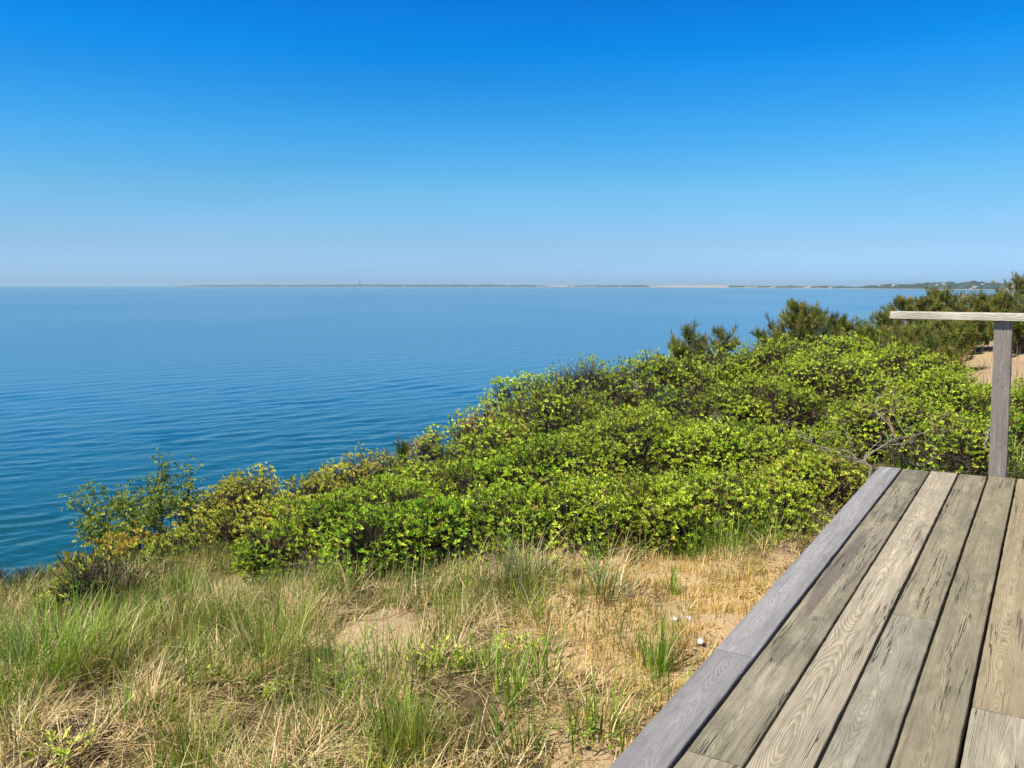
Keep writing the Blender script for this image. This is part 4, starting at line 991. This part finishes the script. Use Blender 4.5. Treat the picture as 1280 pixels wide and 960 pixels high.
# white shells on the sand
M_SHELL = simple('bleached_shell', (.62, .58, .52), .6, .08, 60)
for i, (px, py, s, lab) in enumerate(((843, 777, .022, 'flat white shell fragment on the sand, left of a pair'), (862, 776, .020, 'flat white shell fragment on the sand, right of a pair'), (875, 805, .022, 'roundest white shell nearest the deck edge'),
                                 (800, 811, .014, 'small white shell fragment left of the tall green tuft'), (868, 814, .010, 'tiny white pebble beside the roundest shell'), (706, 765, .012, 'small white fragment by the wide beach grass tuft'), (443, 831, .018, 'pale stone on the bare sandy patch'))):
    p = hit(px, py); S = np.random.default_rng(i + 90); g = Geo(); a = np.linspace(0, 6.283, 15)[:-1]; rad = 1 + S.normal(0, .12, 14)
    V = [(0, 0, s * .35)]
    for t, zf in ((.5, .32), (.85, .2), (1, .02), (.8, -.1)): V += [(s * t * rad[k] * np.cos(a[k]), s * .75 * t * rad[k] * np.sin(a[k]), s * zf + .001 * (k % 2)) for k in range(14)]
    q = [(1 + j * 14 + k, 1 + (j + 1) * 14 + k, 1 + (j + 1) * 14 + (k + 1) % 14, 1 + j * 14 + (k + 1) % 14) for j in range(3) for k in range(14)]
    g.add(V, quads=q, tris=[(0, 1 + k, 1 + (k + 1) % 14) for k in range(14)])
    o = g.build('shell_fragment', M_SHELL, color=False, smooth=True); o.location = (p[0], p[1], p[2] + HC + .012); o.rotation_euler = (S.normal(0, .2), S.normal(0, .2), S.uniform(0, 6)); tag(o, lab, 'shell', 'white shells and pebbles on the sand')

# ------------------------------------------------------------------ birds
M_BIRD = simple('dark_plumage', (.03, .03, .035), .6); M_BW = simple('white_plumage', (.75, .75, .72), .6)
def lathe_x(g, prof, sides=10, c=(1, 1, 1), off=(0, 0, 0)):
    a = np.linspace(0, 6.283, sides + 1)[:-1]
    V = [(x + off[0], r * np.cos(t) + off[1], r * np.sin(t) * .9 + zc + off[2]) for x, r, zc in prof for t in a]
    g.add(V, quads=[(j * sides + i, j * sides + (i + 1) % sides, (j + 1) * sides + (i + 1) % sides, (j + 1) * sides + i) for j in range(len(prof) - 1) for i in range(sides)], col=c)
def flying(px, py, Y, span, label, rz, flap):
    p = at(px, py, Y); e = empty('flying_bird', (p[0], p[1], p[2] + HC), rz); tag(e, label, 'bird', 'birds in the sky')
    k = span; g = Geo(); lathe_x(g, [(-.30 * k, .012 * k, .0), (-.22 * k, .02 * k, 0), (-.05 * k, .05 * k, 0), (.08 * k, .052 * k, 0), (.16 * k, .03 * k, .01 * k), (.2 * k, .032 * k, .015 * k), (.24 * k, .012 * k, .01 * k), (.28 * k, .002 * k, 0)])
    g.build('body', M_BIRD, e, color=False, smooth=True)
    for s in (-1, 1):
        g = Geo(); pts = [(0.07, .03, 0), (.10, .25, flap), (.0, .5, flap * 1.1), (-.05, .25, flap), (-.08, .03, 0)]
        V = [(a * k, s * b * k, c * k) for a, b, c in pts] + [(a * k, s * b * k, c * k - .008 * k) for a, b, c in pts]
        g.add(V, quads=[(0, 1, 3, 4), (9, 8, 6, 5)] + [(i, (i + 1) % 5, (i + 1) % 5 + 5, i + 5) for i in range(5)], tris=[(1, 2, 3), (8, 7, 6)]); g.build('wing', M_BIRD, e, color=False)
flying(572, 182, 150, .62, 'small dark bird in the blue sky left of the middle', .2, .12)
flying(777, 237, 160, .62, 'small dark bird lower in the sky right of the middle', 2.6, .10)
flying(943, 153, 190, .50, 'faintest tiny bird high in the sky at the right', .9, .15)
p = at(270, 611.5, HC * F / (611.5 - 356.5)); Yb = p[1]; e = empty('seabird', (p[0], p[1], .02), .5); tag(e, 'dark seabird with a white cheek swimming beyond the small trees', 'bird')
g = Geo(); lathe_x(g, [(-.36, .01, .10), (-.28, .05, .08), (-.12, .12, .06), (.08, .13, .06), (.2, .07, .09), (.26, .02, .12)]); g.build('body', M_BIRD, e, color=False, smooth=True)
g = Geo(); add_polytube(g, [(.18, 0, .1), (.25, 0, .2), (.27, 0, .28)], [.05, .035, .035], (1, 1, 1), 8); lathe_x(g, [(.20, .01, .30), (.24, .045, .30), (.30, .05, .30), (.35, .03, .30), (.37, .016, .295), (.46, .003, .285)]); g.build('head', M_BIRD, e, color=False, smooth=True)
g = Geo(); lathe_x(g, [(.0, .001, .0), (.03, .05, .0), (.12, .06, .0), (.17, .001, .0)], off=(.02, 0, .14)); g.build('white_patch', M_BW, e, color=False, smooth=True)
S = np.random.default_rng(5); g = Geo()
for k in range(7):
    cx, cy = -.5 - k * .36, -.05 * k + S.normal(0, .06); L, w = S.uniform(.12, .22), S.uniform(.03, .06); a = np.linspace(0, 6.283, 9)[:-1]
    g.add([(cx, cy, .09)] + [(cx + L * np.cos(t), cy + w * np.sin(t), .03) for t in a], tris=[(0, 1 + i, 1 + (i + 1) % 8) for i in range(8)])
o = g.build('wake_foam', M_BW, color=False); o.location = (p[0], p[1], .03); o.rotation_euler = (0, 0, .55); tag(o, 'thin white wake trailing behind the swimming seabird', 'foam', kind='stuff')

# ------------------------------------------------------------------ air, sky, sun
hz = NT('sea_haze'); pv = hz.new('ShaderNodeVolumePrincipled'); pv.inputs['Color'].default_value = (.68, .92, 1, 1); pv.inputs['Density'].default_value = 4.2e-5; pv.inputs['Anisotropy'].default_value = .1
hz.link(pv.outputs[0], hz.out.inputs['Volume'])
g = Geo(); boxv(g, 0, 0, -12, 118, 64000, 64000); tag(g.build('haze', hz.m, color=False), 'thin pale sea haze fading the far shore', 'haze', kind='stuff')

sunv = Vector((-.86, -.50, 0)).normalized(); EL = R(57)
w = bpy.data.worlds.new('World'); sc.world = w; w.use_nodes = True; nt = w.node_tree; nt.nodes.clear()
sky = nt.nodes.new('ShaderNodeTexSky'); sky.sky_type = 'NISHITA'; sky.sun_disc = False; sky.sun_elevation = EL; sky.sun_rotation = math.atan2(sunv.x, sunv.y)
sky.altitude = 0; sky.air_density = 1.0; sky.dust_density = .4; sky.ozone_density = 3.0
hs = nt.nodes.new('ShaderNodeHueSaturation'); hs.inputs['Saturation'].default_value = 1.25
bg = nt.nodes.new('ShaderNodeBackground'); bg.inputs[1].default_value = .087; wo = nt.nodes.new('ShaderNodeOutputWorld')
nt.links.new(sky.outputs[0], hs.inputs['Color']); 
# the air of that day: deep saturated blue overhead, pale blue at the horizon (factor on the sky texture by height)
SKYC = [(0.0106, (0.52, 0.87, 1.78)), (0.049, (0.5444, 0.7766, 1.2182)), (0.107, (0.5309, 0.9219, 1.157)), (0.181, (0.2524, 0.9663, 1.2897)), (0.258, (0.0094, 0.8921, 1.4425)), (0.325, (0.0053, 0.7553, 1.4713))]
geo = nt.nodes.new('ShaderNodeTexCoord'); sepz = nt.nodes.new('ShaderNodeSeparateXYZ'); nt.links.new(geo.outputs['Generated'], sepz.inputs[0])
rp = nt.nodes.new('ShaderNodeValToRGB'); nt.links.new(sepz.outputs[2], rp.inputs[0]); els = rp.color_ramp.elements
stops = SKYC + [(.45, (.10, .52, .95)), (.65, (.30, .50, .72)), (1.0, (.42, .54, .68))]
while len(els) < len(stops): els.new(.5)
for k_, (z, f_) in enumerate(stops): els[k_].position = z; els[k_].color = [min(1, v / 2.5) for v in f_] + [1]
vm = nt.nodes.new('ShaderNodeVectorMath'); vm.operation = 'MULTIPLY'; nt.links.new(hs.outputs[0], vm.inputs[0]); nt.links.new(rp.outputs[0], vm.inputs[1])
vs = nt.nodes.new('ShaderNodeVectorMath'); vs.operation = 'SCALE'; vs.inputs[3].default_value = 2.5; nt.links.new(vm.outputs[0], vs.inputs[0])
mp_ = nt.nodes.new('ShaderNodeMapping'); mp_.inputs['Scale'].default_value = (2.2, 2.2, 16); nt.links.new(geo.outputs['Generated'], mp_.inputs[0])
nz = nt.nodes.new('ShaderNodeTexNoise'); nz.inputs['Scale'].default_value = 1; nz.inputs['Detail'].default_value = 4; nt.links.new(mp_.outputs[0], nz.inputs['Vector'])
mr = nt.nodes.new('ShaderNodeMapRange'); mr.inputs[1].default_value = .3; mr.inputs[2].default_value = .7; mr.inputs[3].default_value = 2.40; mr.inputs[4].default_value = 2.60; nt.links.new(nz.outputs[0], mr.inputs[0]); nt.links.new(mr.outputs[0], vs.inputs[3])
nt.links.new(vs.outputs[0], bg.inputs[0]); nt.links.new(bg.outputs[0], wo.inputs[0])
L = bpy.data.lights.new('sun', 'SUN'); L.energy = 4.8; L.angle = R(.5); L.color = (1, .94, .83)
lo = bpy.data.objects.new('sun', L); C.objects.link(lo); lo.location = (0, 0, 200)
lo.rotation_euler = (-Vector((sunv.x * math.cos(EL), sunv.y * math.cos(EL), math.sin(EL)))).to_track_quat('-Z', 'Y').to_euler()

sc.view_settings.view_transform = 'Standard'; sc.view_settings.look = 'None'; sc.view_settings.exposure = 0.465; sc.view_settings.gamma = 1
sc.render.engine = 'CYCLES'
cy = sc.cycles; cy.max_bounces = 6; cy.diffuse_bounces = 3; cy.glossy_bounces = 2; cy.transmission_bounces = 3; cy.volume_bounces = 0; cy.transparent_max_bounces = 4
cy.use_denoising = True; cy.sample_clamp_indirect = 6; cy.use_adaptive_sampling = True; cy.adaptive_threshold = .015
